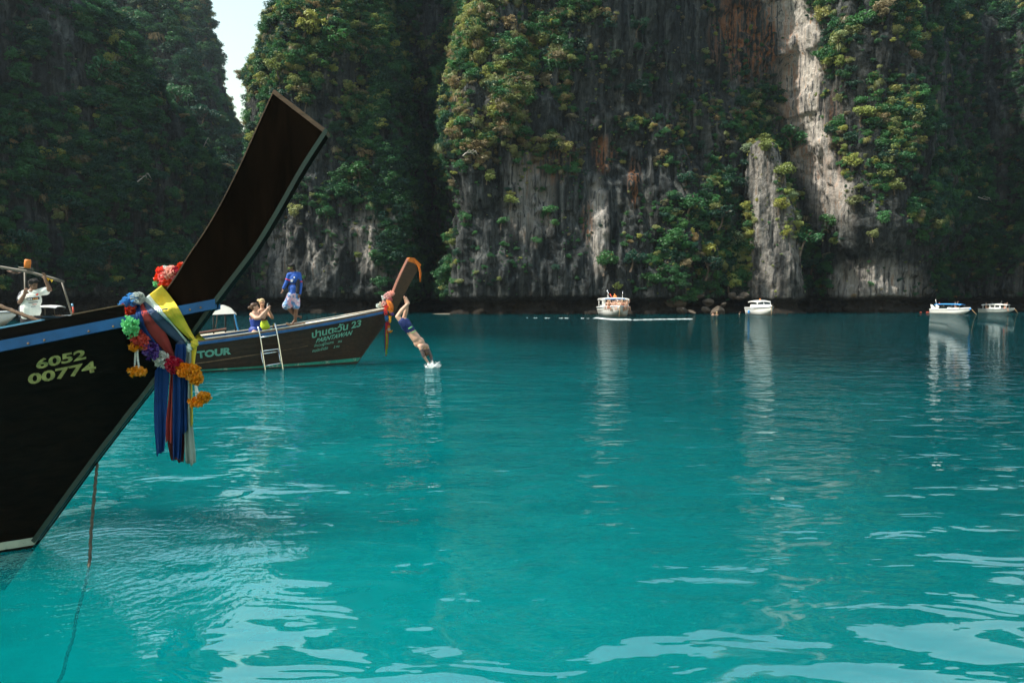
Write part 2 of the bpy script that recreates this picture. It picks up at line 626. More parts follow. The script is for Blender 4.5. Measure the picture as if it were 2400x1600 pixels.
def cliff(name, label, base, ztop, ds, dz, seed, lean=0.1, amp=1.0, extra=None, paint=None, notch=True, shear=0.0):
    pts = [((u - 1200) / 1600 * Y * CT, Y) for u, Y in base]
    P, t = resample(catmull(pts, 600), ds)
    n = len(P)
    T = np.gradient(P, axis=0)
    k = max(3, int(4.0 / ds)) | 1
    ker = np.hanning(k + 2)[1:-1]
    ker /= ker.sum()
    Tp = np.pad(T, ((k // 2, k // 2), (0, 0)), mode='edge')
    T = np.stack([np.convolve(Tp[:, i], ker, 'valid') for i in range(2)], 1)
    T /= np.linalg.norm(T, axis=1)[:, None]
    N = np.stack([T[:, 1], -T[:, 0]], 1)
    zt = ztop(P, t) + 2.2 * fbm(t / 5, 0, 0, 4, seed + 5)
    rows = int(zt.max() / dz)
    w = np.linspace(0, 1, rows)[:, None]
    Z = -1.5 + w * (zt[None, :] + 1.5)
    X0 = np.repeat(P[None, :, 0], rows, 0)
    Y0 = np.repeat(P[None, :, 1], rows, 0)
    S = np.repeat(t[None, :], rows, 0)
    U, V = proj(np.stack([X0, Y0, Z], -1).reshape(-1, 3))
    U, V = U.reshape(Z.shape), V.reshape(Z.shape)
    off = -lean * np.maximum(Z - 4, 0)
    off += amp * (3.0 * fbm(X0 / 17, Y0 / 17, Z / 22, 3, seed) + 0.9 * fbm(X0 / 6, Y0 / 6, Z / 12, 3, seed + 3))
    off += amp * (0.75 * ridge(S / 3.2, 0, Z / 26 + 0.3 * fbm(S / 8, 0, Z / 8, 2, seed + 8), 3, seed + 11))       # flutes
    off += amp * (0.62 * ridge(S / 1.0, 3, Z / 10, 3, seed + 12) + 0.45 * fbm(S / 0.9, Z / 1.5, 0, 3, seed + 13, 0.6))
    off += amp * 0.28 * np.sign(fbm(S / 2.2, Z / 5, 0, 2, seed + 14)) * sstep(0.05, 0.12, np.abs(fbm(S / 2.2, Z / 5, 0, 2, seed + 14)))          # broken blocks
    off += amp * 0.45 * sstep(0.15, 0.5, fbm(S / 6, Z / 3.0, 0, 3, seed + 21))                                    # ledges
    if extra is not None:
        off += extra(U, V, Z, X0, Y0)
    if notch:
        nz = 1.55 + 0.35 * fbm(S / 5, 0, 0, 2, seed + 40)
        off -= (1.9 + 0.9 * fbm(S / 3, Z, 0, 2, seed + 41)) * (1 - sstep(nz, nz + 0.7, Z))
        off += 1.6 * (1 - sstep(0.25, 0.9, Z + 0.3 * fbm(S / 1.5, 0, 0, 2, seed + 42)))                           # rocky foot below the notch
    off -= 7.0 * np.clip((w - 0.86) / 0.14, 0, 1) ** 2.2                                                          # rounded crest
    X = X0 + off * N[None, :, 0] + shear * Z
    Y = Y0 + off * N[None, :, 1]
    # back of the crest
    for o, dzz in ((6, 0.6), (18, -1.5), (40, -10)):
        X = np.vstack([X, X[rows - 1] * (1 + o / Y[rows - 1])])
        Y = np.vstack([Y, Y[rows - 1] + o])
        Z = np.vstack([Z, Z[rows - 1] + dzz])
    R = Z.shape[0]
    co = np.stack([X, Y, Z], -1).reshape(-1, 3)
    idx = np.arange(R * n).reshape(R, n)
    q = np.stack([idx[:-1, :-1], idx[:-1, 1:], idx[1:, 1:], idx[1:, :-1]], -1).reshape(-1, 4)
    me = bpy.data.meshes.new(name)
    me.vertices.add(len(co))
    me.vertices.foreach_set('co', co.ravel())
    me.loops.add(q.size)
    me.loops.foreach_set('vertex_index', q.ravel().astype(np.int32))
    me.polygons.add(len(q))
    me.polygons.foreach_set('loop_start', np.arange(0, q.size, 4, dtype=np.int32))
    me.update(calc_edges=True)
    me.polygons.foreach_set('use_smooth', np.ones(len(q), bool))
    U2, V2 = proj(co)
    pt = paint(U2, V2, co) if paint else {}
    tide = 1 - sstep(1.3, 2.6, co[:, 2] + 0.5 * fbm(co[:, 0] / 3, co[:, 1] / 3, 0, 2, seed + 60))
    for an, arr in (('pale', pt.get('pale', 0 * U2)), ('stain', pt.get('stain', 0 * U2)), ('tide', tide)):
        a = me.attributes.new(an, 'FLOAT', 'POINT')
        a.data.foreach_set('value', np.ascontiguousarray(arr, dtype=np.float32))
    me.materials.append(MATS['limestone'])
    o = tag(link(bpy.data.objects.new(name, me)), label, 'cliff', kind='structure')
    nrm = np.zeros(len(co) * 3, np.float32)
    me.vertices.foreach_get('normal', nrm)
    nrm = nrm.reshape(-1, 3)
    SHEETS.append(dict(name=name, co=co[:rows * n], n=nrm[:rows * n], u=U2[:rows * n], v=V2[:rows * n], area=ds * dz))
    return o

def blob(u, v, cu, cv, ru, rv, seed=0):
    d = ((u - cu) / ru) ** 2 + ((v - cv) / rv) ** 2
    return np.clip(1.35 - d - 0.0, 0, 1)

# diagonal buttress edge above the rock pillar
def uline(v):
    return 1845 + 0.205 * v + 14 * np.sin(v / 60)

def main_extra(U, V, Z, X, Y):
    w = 1 - sstep(520, 660, V)
    e = 3.6 * sstep(-55, 45, U - uline(V)) * w * (U < 2300)
    e -= 2.5 * sstep(1420, 1560, U) * (1 - sstep(1720, 1850, U)) * (1 - sstep(120, 330, V))     # hollow under the overhang
    e += 0.085 * np.maximum(Z - 8, 0) * (1 - sstep(600, 740, U))                                # steep left corner
    e += 2.4 * blob(U, V, 1130, 190, 120, 260)                                                  # bulging brow of the centre cliff
    e += 2.0 * blob(U, V, 740, 170, 90, 200)
    e += 1.0 * blob(U, V, 2060, 230, 110, 220)
    return e

def main_paint(U, V, co):
    d = U - uline(V)
    jit = 18 * fbm(U / 40, V / 40, 0, 3, 5)
    pale = sstep(-75, -25, d + jit) * (1 - sstep(22, 60, d + jit)) * (1 - sstep(420, 560, V))
    pale = np.maximum(pale, 0.75 * blob(U, V, 1400, 530, 26, 110) + 0.4 * blob(U, V, 1240, 450, 60, 120))
    pale = np.maximum(pale, 0.55 * blob(U, V, 2050, 670, 120, 60) + 0.5 * blob(U, V, 900, 560, 80, 90))
    pale = np.maximum(pale, 0.6 * blob(U, V, 700, 600, 110, 90) * sstep(0.0, 0.5, fbm(co[:, 0] / 2, co[:, 1] / 2, co[:, 2] / 9, 3, 9)))
    st = np.maximum(blob(U, V, 1760, 80, 95, 110), 0.9 * blob(U, V, 1415, 360, 28, 45))
    st = np.maximum(st, blob(U, V, 1487, 430, 16, 60))
    st = np.maximum(st, blob(U, V, 1378, 515, 14, 50))
    st = np.maximum(st, 0.35 * blob(U, V, 1955, 340, 30, 130))
    st = np.maximum(st, 0.6 * blob(U, V, 1300, 380, 60, 50))
    st = np.maximum(st, 0.8 * sstep(-70, -30, d) * (1 - sstep(-25, 5, d)) * (V < 420))
    return dict(pale=np.clip(pale, 0, 1), stain=np.clip(st, 0, 1))

main_base = [(980, 190), (860, 150), (670, 116), (592, 103), (606, 95), (700, 91), (860, 91), (930, 92), (968, 96), (985, 108), (1010, 114), (1040, 108),
             (1056, 94), (1078, 87.5), (1150, 86), (1300, 86.5), (1450, 88), (1600, 89), (1720, 93), (1830, 101), (1930, 98), (2020, 94.5), (2110, 95),
             (2165, 100), (2195, 108), (2250, 115), (2330, 114), (2420, 108), (2520, 100), (2700, 88)]
def zt_main(P, t):
    u = 1200 + 1600 * P[:, 0] / (P[:, 1] * CT)
    z = np.interp(u, [560, 640, 760, 880, 960, 1010, 1060, 1150, 1400, 1700, 1900, 2100, 2250, 2500], [36, 43, 46, 50, 62, 74, 72, 70, 70, 70, 64, 53, 58, 52])
    return np.where((P[:, 1] > 104) & (P[:, 0] < -30), 34, z)

cliff("limestone_cliff", "grey limestone cliff wall with orange streaks behind the white speedboats", main_base,
      zt_main, 0.24, 0.24, 3, lean=0.10, extra=main_extra, paint=main_paint)

def zt_left(P, t):
    u = 1200 + 1600 * P[:, 0] / (P[:, 1] * CT)
    v = np.interp(u, [-600, 0, 250, 330, 400, 480, 545, 580, 620], [-320, -230, -90, -5, 110, 235, 325, 390, 460])
    return CAM_H + (700 - v) / 1600 * P[:, 1] * 1.04

cliff("limestone_cliff", "shaded forested cliff slope at the left edge behind the boats",
      [(-700, 52), (-350, 62), (-100, 72), (100, 80), (250, 86), (380, 91), (480, 97), (545, 106), (585, 120), (620, 150)], zt_left, 0.34, 0.34, 71, lean=0.16, amp=1.0)

def zt_b1(P, t):
    u = 1200 + 1600 * P[:, 0] / (P[:, 1] * CT)
    v = np.interp(u, [200, 380, 412, 440, 480, 510, 545, 560], [-160, -60, 0, 40, 105, 170, 250, 330])
    return CAM_H + (700 - v) / 1600 * P[:, 1] * 1.03

cliff("limestone_cliff", "hazy rock ridge rising just behind the left forested slope", [(150, 165), (400, 155), (560, 150), (690, 152), (690, 164), (640, 200)], lambda P, t: 84 + 3 * np.sin(t / 7), 0.5, 0.5, 131, lean=0.05, amp=1.0, shear=-0.38, notch=False)

cliff("limestone_cliff", "farthest bluish rock tower beside the gap of bright sky", [(300, 225), (400, 212), (555, 208), (658, 210), (655, 221), (632, 236)],
      lambda P, t: 108 + 5 * np.sin(t / 9), 0.7, 0.7, 177, lean=0.05, amp=0.8, shear=-0.21, notch=False)

# free-standing pillar in front of the wall
def pillar():
    nz, na = 120, 110
    z = np.linspace(-1.5, 23.2, nz)[:, None]
    a = np.linspace(0, 2 * np.pi, na, endpoint=False)[None, :]
    f = np.clip(z / 23.2, 0, 1)
    Yc = 93.5
    cx = (np.interp(f, [0, .3, .6, 1], [1812, 1806, 1795, 1778]) - 1200) / 1600 * Yc
    rad = np.interp(f, [0, .25, .6, .85, 1], [3.9, 3.4, 2.8, 1.95, 1.35])
    nx, ny = np.cos(a), np.sin(a)
    r = rad * (1 + 0.16 * fbm(nx * 1.2, ny * 1.2, z / 6, 3, 300)) + 0.5 * ridge(a * 3.2, 0, z / 12, 3, 301) * 0.6 + 0.28 * fbm(a * 9, z / 0.8, 0, 3, 302)
    r -= 0.9 * (1 - sstep(1.3, 2.1, z))
    r += 0.9 * (1 - sstep(0.1, 0.7, z))
    r *= np.sqrt(np.clip((23.4 - z) / 1.2, 0.02, 1))
    co = np.stack([cx + r * nx, Yc + r * ny * 1.3, z + 0 * a], -1)
    vs = co.reshape(-1, 3)
    fs = [(i * na + j, i * na + (j + 1) % na, (i + 1) * na + (j + 1) % na, (i + 1) * na + j) for i in range(nz - 1) for j in range(na)]
    fs.append(tuple((nz - 1) * na + j for j in range(na)))
    o = mesh_obj("rock_pillar", vs, fs, 'limestone', None, True)
    me = o.data
    pale = 0.45 * np.clip(fbm(vs[:, 0] / 1.2, vs[:, 1] / 1.2, vs[:, 2] / 7, 3, 310) * 2 + 0.45, 0, 1)
    tide = 1 - sstep(1.2, 2.4, vs[:, 2])
    for an, arr in (('pale', pale), ('stain', 0 * pale), ('tide', tide)):
        at_ = me.attributes.new(an, 'FLOAT', 'POINT')
        at_.data.foreach_set('value', np.ascontiguousarray(arr, dtype=np.float32))
    tag(o, "slender limestone pillar standing in front of the cliff by the moored speedboat", "rock pillar", kind='structure')
    nrm = np.zeros(len(vs) * 3, np.float32)
    me.vertices.foreach_get('normal', nrm)
    nrm = nrm.reshape(-1, 3)
    U, V = proj(vs)
    SHEETS.append(dict(name='rock_pillar', co=vs, n=nrm, u=U, v=V, area=0.19 * 0.17))
pillar()

# boulders on the shore under the centre cliff
def boulder_mesh(seed):
    rnd = random.Random(seed)
    bm = bmesh.new()
    bmesh.ops.create_icosphere(bm, subdivisions=2, radius=1)
    co = np.array([v.co[:] for v in bm.verts])
    d = 1 + 0.35 * fbm(co[:, 0] * 1.3 + seed, co[:, 1] * 1.3, co[:, 2] * 1.3, 3, seed)
    for v, k in zip(bm.verts, d):
        v.co = v.co * k
        v.co.x = round(v.co.x * 3.2) / 3.2 * 0.5 + v.co.x * 0.5
        v.co.z = round(v.co.z * 3.2) / 3.2 * 0.5 + v.co.z * 0.5
    me = bpy.data.meshes.new("boulder")
    bm.to_mesh(me)
    bm.free()
    me.materials.append(MATS['boulder_rock'])
    return me
plain("boulder_rock", (0.07, 0.055, 0.042), 0.9, var=0.6, scale=1.5, bmp=0.6)
BM = [boulder_mesh(s) for s in (3, 8, 15, 22)]
rb = random.Random(5)
ORD = ["leftmost", "second from the left", "third from the left", "fourth from the left", "fifth from the left", "sixth from the left", "seventh from the left", "eighth from the left", "ninth from the left", "tenth from the left", "eleventh from the left", "rightmost"]
for i in range(12):
    u = 1572 + 15.5 * i + rb.uniform(-5, 5)
    hz = rb.random() ** 1.5
    o = bpy.data.objects.new("boulder", BM[i % 4])
    COL.objects.link(o)
    Y = 87.0 + 3.0 * hz
    s = rb.uniform(0.4, 0.95)
    o.location = ((u - 1200) / 1600 * Y, Y, 0.15 + hz * 2.4)
    o.scale = (s * rb.uniform(1, 1.8), s, s * rb.uniform(0.6, 1.0))
    o.rotation_euler = (rb.uniform(-.3, .3), rb.uniform(-.3, .3), rb.uniform(0, 6))
    tag(o, ORD[i] + " of the brown boulders at the cliff foot left of the pillar", "boulder", "boulders along the cliff foot")

# low sand spit at the mouth of the gully
plain("beach_sand", (0.17, 0.15, 0.115), 0.95, var=0.2, scale=0.8)
_r = []
for i in range(25):
    f = i / 24
    u = lerp(1010, 1082, f)
    wdt = 1.2 * math.sin(math.pi * min(max(f, .02), .98)) ** 0.6
    _r.append([at_z(u, 735.4, 0) + Vector((0, (j - 2) * 0.5 * wdt, 0.09 * (1 - ((j - 2) / 2) ** 2) * wdt - 0.03)) for j in range(5)])
tag(MB().grid(_r).build("sand_spit", "beach_sand", None, True), "low pale sand spit at the waterline right of the diver", "sand", kind='structure')

# ---------------------------------------------------------------- vegetation
def crown_mesh(name, seed, nleaf, mat, lobes=13, flat=0.75, lsize=0.15, spread=0.72):
    r = np.random.default_rng(seed)
    c = r.normal(size=(lobes, 3))
    c /= np.linalg.norm(c, axis=1)[:, None]
    c *= spread * r.random((lobes, 1)) ** 0.45
    c[:, 2] *= flat
    lr = r.uniform(0.22, 0.46, lobes)
    pk = r.choice(lobes, nleaf, p=lr ** 2 / (lr ** 2).sum())
    d = r.normal(size=(nleaf, 3))
    d[:, 2] += 0.45
    d /= np.linalg.norm(d, axis=1)[:, None]
    p = c[pk] + d * (lr[pk] * r.uniform(0.6, 1.06, nleaf))[:, None] * np.array([1, 1, 0.72])
    nrm = d * 0.8 + r.normal(size=(nleaf, 3)) * 0.55
    nrm[:, 2] += 0.35
    nrm /= np.linalg.norm(nrm, axis=1)[:, None]
    a = np.cross(nrm, r.normal(size=(nleaf, 3)))
    a /= np.linalg.norm(a, axis=1)[:, None]
    b = np.cross(nrm, a)
    s = lsize * r.uniform(0.55, 1.25, nleaf)[:, None]
    v = np.stack([p - a * s, p - b * s * 0.42 + nrm * s * 0.12, p + a * s, p + b * s * 0.42 + nrm * s * 0.12], 1).reshape(-1, 3)
    me = bpy.data.meshes.new(name)
    f = np.arange(nleaf * 4).reshape(-1, 4)
    me.from_pydata(v.tolist(), [], f.tolist())
    me.materials.append(MATS[mat])
    return me

def hang_mesh(name, seed, n, mat):
    """hanging creepers and dry grass: drooping strips from a ledge"""
    r = random.Random(seed)
    mb = MB()
    for i in range(n):
        a = r.uniform(0, 6.28)
        q = r.random() ** 0.5
        p = Vector((math.cos(a) * q * 0.8, math.sin(a) * q * 0.5, r.uniform(-0.1, 0.7)))
        dr = Vector((math.cos(a), math.sin(a), 0.5)) * r.uniform(0.1, 0.35)
        L = r.uniform(0.35, 1.1)
        w = Vector((-math.sin(a), math.cos(a), 0)) * r.uniform(0.015, 0.04)
        row = []
        for k in range(4):
            t = k / 3
            c = p + dr * (t * 1.6 - 0.4 * t * t) + Vector((0, 0, -L * t * t + 0.12 * t))
            ww = w * (1 - 0.7 * t)
            row.append([c - ww, c + ww])
        mb.grid(row)
    me = bpy.data.meshes.new(name)
    me.from_pydata([tuple(v) for v in mb.v], [], mb.f)
    me.materials.append(MATS[mat])
    return me

def trunk_mesh(name, seed, mat="bark", tall=1.1):
    r = random.Random(seed)
    mb = MB()
    p0 = Vector((0, 0, -tall))
    pts = [p0, p0 + Vector((r.uniform(-.12, .12), r.uniform(-.12, .12), tall * .45)), Vector((r.uniform(-.1, .1), r.uniform(-.1, .1), 0.0))]
    mb.tube(catmull(pts, 7).tolist(), np.linspace(0.085, 0.045, 7).tolist(), 6)
    top = pts[-1]
    for i in range(5):
        a = i * 1.256 + r.uniform(-.4, .4)
        e = Vector((math.cos(a) * .6, math.sin(a) * .6, r.uniform(.15, .5)))
        mid = top * 0.7 + e * 0.4 + Vector((0, 0, -0.05))
        mb.tube(catmull([top + Vector((0, 0, -.25)), mid, e], 5).tolist(), np.linspace(0.04, 0.012, 5).tolist(), 5)
    me = bpy.data.meshes.new(name)
    me.from_pydata([tuple(v) for v in mb.v], [], mb.f)
    me.materials.append(MATS[mat])
    return me

KEYS = ['teal', 'green', 'bright', 'lime', 'olive', 'brown', 'pale']
NV = 3
CROWN = {}
lib = bpy.data.collections.new("foliage_library")       # not linked: only meshes to copy from
order = []
for ki, k in enumerate(KEYS):
    for j in range(NV):
        nl = 650
        if k == 'brown' and j == 2:
            me = hang_mesh("foliage", 900 + ki, 260, "leaves_brown")
        elif k == 'olive' and j == 2:
            me = hang_mesh("foliage", 950 + ki, 260, "leaves_olive")
        else:
            me = crown_mesh("foliage", 100 + ki * 10 + j, nl, "leaves_" + k, lobes=11 + 3 * j, flat=(0.8, 0.6, 0.95)[j], lsize=0.115)
        CROWN[(ki, j)] = me
        o = bpy.data.objects.new("foliage_%02d" % (ki * NV + j), me)
        lib.objects.link(o)
TRUNK = [trunk_mesh("trunk", s) for s in (1, 2, 3)]

def rect(u, v, u0, v0, u1, v1, e=25):
    return sstep(u0 - e, u0 + e, u) * (1 - sstep(u1 - e, u1 + e, u)) * sstep(v0 - e, v0 + e, v) * (1 - sstep(v1 - e, v1 + e, v))

def density(sh, u, v):
    d = np.full(u.shape, 1.25)
    def bare(k, val):
        nonlocal d
        d = d * (1 - k) + val * k
    if sh == 'rock_pillar':
        d[:] = 0.07
        bare((u < 1768) & (v > 480) & (v < 690), 0.8)
        bare((v < 372), 0.9)
        bare((u > 1815) & (v < 560), 0.5)
        return d
    j = 40 * fbm(u / 90, v / 90, 0, 3, 77)
    uu, vv = u + j, v + j
    bare(rect(uu, vv, 585, 480, 980, 760), 0.17)
    bare(rect(uu, vv, 680, 230, 790, 480), 0.22)
    bare(rect(uu, vv, 1075, 395, 1580, 760), 0.16)
    bare(rect(uu, vv, 1190, 280, 1330, 395), 0.5)
    bare(rect(uu, vv, 1440, -60, 1850, 190), 0.16)
    bare(rect(uu, vv, 1330, 120, 1740, 420), 0.42)
    bare(rect(uu, vv, 1540, 430, 1745, 690), 0.85)
    bare(rect(uu, vv, 1930, 560, 2170, 760), 0.10)
    bare(rect(uu, vv, 1900, 320, 2060, 560), 0.45)
    bare(rect(uu, vv, 2310, 620, 2500, 760), 0.15)
    bare(rect(uu, vv, 2180, 60, 2420, 330), 0.5)
    bare(rect(uu, vv, 880, 120, 1050, 715, 15), 2.0)
    bare(rect(uu, vv, 1050, -100, 1300, 330), 1.9)
    bare(rect(uu, vv, 600, -100, 860, 220), 1.9)
    bare(rect(u, v, 640, 585, 770, 700, 20), 0.03)
    bare(rect(u, v, 1380, 450, 1425, 640, 10), 0.02)
    bare(rect(u, v, 1470, 340, 1500, 490, 8), 0.02)
    k = sstep(-75, -35, u - uline(v)) * (1 - sstep(20, 55, u - uline(v))) * (v < 540)
    bare(k, 0.0)
    bare(rect(uu, vv, 90, 30, 175, 250, 15), 0.15)
    bare(rect(uu, vv, 170, 90, 230, 230, 15), 0.2)
    bare(sstep(655, 700, v) * (u < 560), 0.25)
    bare(sstep(700, 716, v), 0.0)
    return d

def colour_probs(sh, u, v):
    """teal green bright lime olive brown pale"""
    base = np.array([0.34, 0.36, 0.12, 0.05, 0.08, 0.05, 0.0])
    pr = np.repeat(base[None], len(u), 0)
    def put(k, arr):
        nonlocal pr
        k = np.clip(k, 0, 1)[:, None]
        pr = pr * (1 - k) + np.array(arr)[None] * k
    put((u < 570) * 1.0, [0.52, 0.36, 0.04, 0.01, 0.04, 0.03, 0])
    put(rect(u, v, 570, -200, 860, 300, 40), [0.14, 0.30, 0.14, 0.13, 0.20, 0.09, 0])
    put(rect(u, v, 1040, -200, 1340, 430, 50), [0.05, 0.20, 0.14, 0.13, 0.26, 0.22, 0])
    put(rect(u, v, 1330, 0, 1740, 420, 50), [0.24, 0.28, 0.08, 0.03, 0.15, 0.22, 0])
    put(rect(u, v, 870, 150, 1040, 720, 30), [0.55, 0.38, 0.05, 0.0, 0.02, 0.0, 0])
    put(rect(u, v, 1080, 430, 1560, 720, 30), [0.20, 0.40, 0.25, 0.05, 0.08, 0.02, 0])
    put(rect(u, v, 1900, 60, 2150, 560, 40), [0.16, 0.27, 0.13, 0.18, 0.18, 0.08, 0])
    put((u > 2150) * 1.0, [0.50, 0.36, 0.06, 0.0, 0.04, 0.04, 0])
    if sh == 'rock_pillar':
        put(np.ones(len(u)), [0.0, 0.1, 0.15, 0.35, 0.28, 0.0, 0.12])
    return pr

rg = np.random.default_rng(11)
PL = []         # u, v, x, y, z, radius, colour, variant, sheet
for sh in SHEETS:
    u, v, co, nr = sh['u'], sh['v'], sh['co'], sh['n']
    far = 'farthest' if co[:, 1].mean() > 200 else ''
    ok = (u > -250) & (u < 2560) & (v < 735) & (v > -420) & (co[:, 2] > 1.6)
    ids = np.nonzero(ok)[0]
    dn = density(sh['name'], u[ids], v[ids])
    ledge = np.clip(0.55 + 0.9 * nr[ids, 2], 0.15, 1.4)
    clump = np.clip(0.5 + 1.4 * fbm(co[ids, 0] / 4, co[ids, 1] / 4, co[ids, 2] / 4, 3, 55), 0.04, 1.5)
    wgt = dn * ledge * clump * np.where(v[ids] < -20, 0.25, 1.0)
    rate = sh['area'] * wgt * (10.5 if co[:, 1].mean() < 140 else 2.2)
    pick = ids[rg.random(len(ids)) < rate]
    dnp = density(sh['name'], u[pick], v[pick])
    pr = colour_probs(sh['name'], u[pick], v[pick])
    cs = pr.cumsum(1)
    ck = (rg.random(len(pick))[:, None] * cs[:, -1:] > cs).sum(1)
    size = (0.21 + 0.85 * rg.random(len(pick)) ** 3.0) * (0.5 + 0.8 * np.minimum(dnp, 1.0))
    if co[:, 1].mean() > 140:
        size *= 1.8
    for i, p in enumerate(pick):
        vv_ = int(rg.integers(NV))
        if vv_ == 2 and ck[i] in (4, 5):
            size[i] *= 0.7
        c = co[p] + nr[p] * size[i] * 0.30 + np.array([0, 0, 0.15 * size[i]])
        PL.append((u[p], v[p], *c, size[i], int(ck[i]), vv_, sh['name'] if sh['name'] == 'rock_pillar' else 'cliff'))

def find(u, v):
    """point of the cliff surface that a direction meets first"""
    best = None
    for sh in SHEETS:
        k = (np.abs(sh['u'] - u) < 9) & (np.abs(sh['v'] - v) < 9)
        if k.any():
            i = np.nonzero(k)[0]
            j = i[np.argmin(sh['co'][i, 1])]
            if best is None or sh['co'][j, 1] < best[0][1]:
                best = (sh['co'][j], sh['n'][j])
    return best

# single trees and shrubs that stand out, each with its own trunk and crown: u, v, radius in px, colour, kind, description
SPOT = [
    (972, 205, 34, 3, 1, "umbrella-crowned yellow-green tree leaning out of the dark gully"),
    (955, 240, 28, 1, 1, "small green tree just below the umbrella-crowned tree in the gully"),
    (905, 215, 22, 3, 0, "yellow-tinged bush left of the umbrella-crowned tree in the gully"),
    (1783, 338, 30, 3, 0, "lime-green tree crowning the top of the rock pillar"),
    (1862, 322, 44, 1, 0, "round green tree behind the top of the rock pillar"),
    (1840, 395, 34, 3, 1, "lime-green shrub on the right shoulder of the rock pillar"),
    (1830, 470, 30, 3, 0, "lime-green shrub halfway down the right side of the rock pillar"),
    (1716, 652, 32, 3, 0, "yellow-green bush at the left foot of the rock pillar"),
    (1718, 560, 34, 6, 0, "pale green tree against the left side of the rock pillar"),
    (1690, 510, 40, 0, 0, "dense dark green tree left of the rock pillar"),
    (1660, 620, 44, 0, 1, "wide dark tree above the shore left of the rock pillar"),
    (1605, 470, 40, 1, 1, "green flat-topped tree high between the grey face and the rock pillar"),
    (1575, 560, 42, 1, 0, "green tree low between the big speedboat and the rock pillar"),
    (1420, 610, 40, 1, 1, "spreading green tree low on the grey face above the big speedboat"),
    (1480, 600, 36, 0, 0, "dark green tree right of the spreading tree above the big speedboat"),
    (1520, 650, 30, 1, 0, "green bush near the shore right of the big speedboat"),
    (1448, 665, 20, 3, 0, "small yellow-green bush directly above the big speedboat"),
    (1195, 470, 26, 3, 1, "yellow-green shrub on the left part of the bare grey face"),
    (1185, 525, 22, 2, 0, "bright green shrub under the yellow-green one on the grey face"),
    (1290, 485, 24, 2, 0, "bright green shrub alone in the middle of the grey face"),
    (1262, 560, 18, 2, 0, "small bright shrub low in the middle of the grey face"),
    (1300, 515, 16, 2, 0, "tiny bright shrub under the lone shrub of the grey face"),
    (1100, 520, 22, 2, 1, "bright green bush at the left end of the grey face"),
    (1045, 640, 34, 1, 0, "green tree at the mouth of the dark gully by the shore"),
    (1030, 600, 30, 1, 1, "green bush above the shore at the mouth of the gully"),
    (1145, 415, 24, 3, 0, "yellow shrub at the top left corner of the grey face"),
    (720, 60, 48, 3, 0, "yellow-green tree near the top of the cliff right of the sky gap"),
    (790, 95, 44, 2, 1, "bright green tree high on the cliff right of the sky gap"),
    (650, 150, 34, 3, 0, "yellowish shrub on the cliff edge beside the sky gap"),
    (725, 240, 30, 2, 1, "green shrub above the bare rock strip behind the big prow"),
    (850, 405, 40, 1, 1, "spreading green tree halfway up the cliff right of the big prow"),
    (905, 420, 34, 1, 0, "green tree hanging over the edge of the gully"),
    (960, 480, 30, 4, 1, "olive tree above the prow of the smaller longtail boat"),
    (690, 495, 30, 4, 0, "olive shrub low on the cliff close to the big prow"),
    (760, 490, 28, 1, 0, "green shrub on the grey face right of the big prow"),
    (885, 590, 22, 2, 1, "bright green shrub on the grey face above the smaller longtail boat"),
    (2010, 270, 34, 3, 1, "yellow-green tree on the buttress right of the white rock streak"),
    (1995, 380, 30, 3, 0, "lime tree halfway down the buttress right of the white streak"),
    (2085, 310, 26, 3, 1, "small lime tree on the right side of the buttress"),
    (2090, 435, 26, 3, 0, "yellow-green bush low on the right side of the buttress"),
    (2000, 480, 26, 4, 1, "olive bush at the lower left of the buttress"),
    (2055, 555, 20, 4, 0, "olive bush above the bare foot of the buttress"),
    (1930, 35, 34, 4, 1, "ochre-tinged tree at the top of the buttress"),
    (2065, 20, 34, 5, 0, "brown dry tree at the top right of the buttress"),
    (1965, 95, 30, 6, 1, "pale tree near the top of the buttress beside the white streak"),
    (1600, 420, 30, 0, 0, "dark green bush left of the pillar below the overhang"),
    (1500, 60, 28, 0, 1, "dark tree clinging to the bare rock high on the centre cliff"),
    (1495, 215, 36, 0, 0, "dark green tree halfway up the centre cliff"),
    (1880, 560, 44, 1, 1, "green tree right of the foot of the rock pillar"),
    (1905, 620, 36, 0, 0, "dark tree in the cleft right of the rock pillar"),
    (1940, 520, 30, 1, 0, "green tree between the rock pillar and the buttress"),
    (245, 160, 46, 1, 0, "sunlit green tree high on the left forested slope"),
    (330, 215, 48, 1, 1, "broad green tree on the spine of the left forested slope"),
    (300, 130, 40, 2, 0, "bright tree near the top of the left forested slope"),
    (420, 230, 44, 1, 0, "green tree low on the spine of the left forested slope"),
    (480, 275, 36, 0, 1, "dark tree near the lower end of the left slope's spine"),
    (60, 560, 48, 0, 0, "dark round tree above the beacon at the left edge"),
    (170, 480, 44, 0, 1, "dark spreading tree halfway up the left slope"),
    (260, 590, 42, 0, 0, "dark tree at the foot of the left slope above the flower bunch"),
]
SPOT_PX = np.array([(s[0], s[1]) for s in SPOT], float)
veg_n = 0
ACTIVE = []
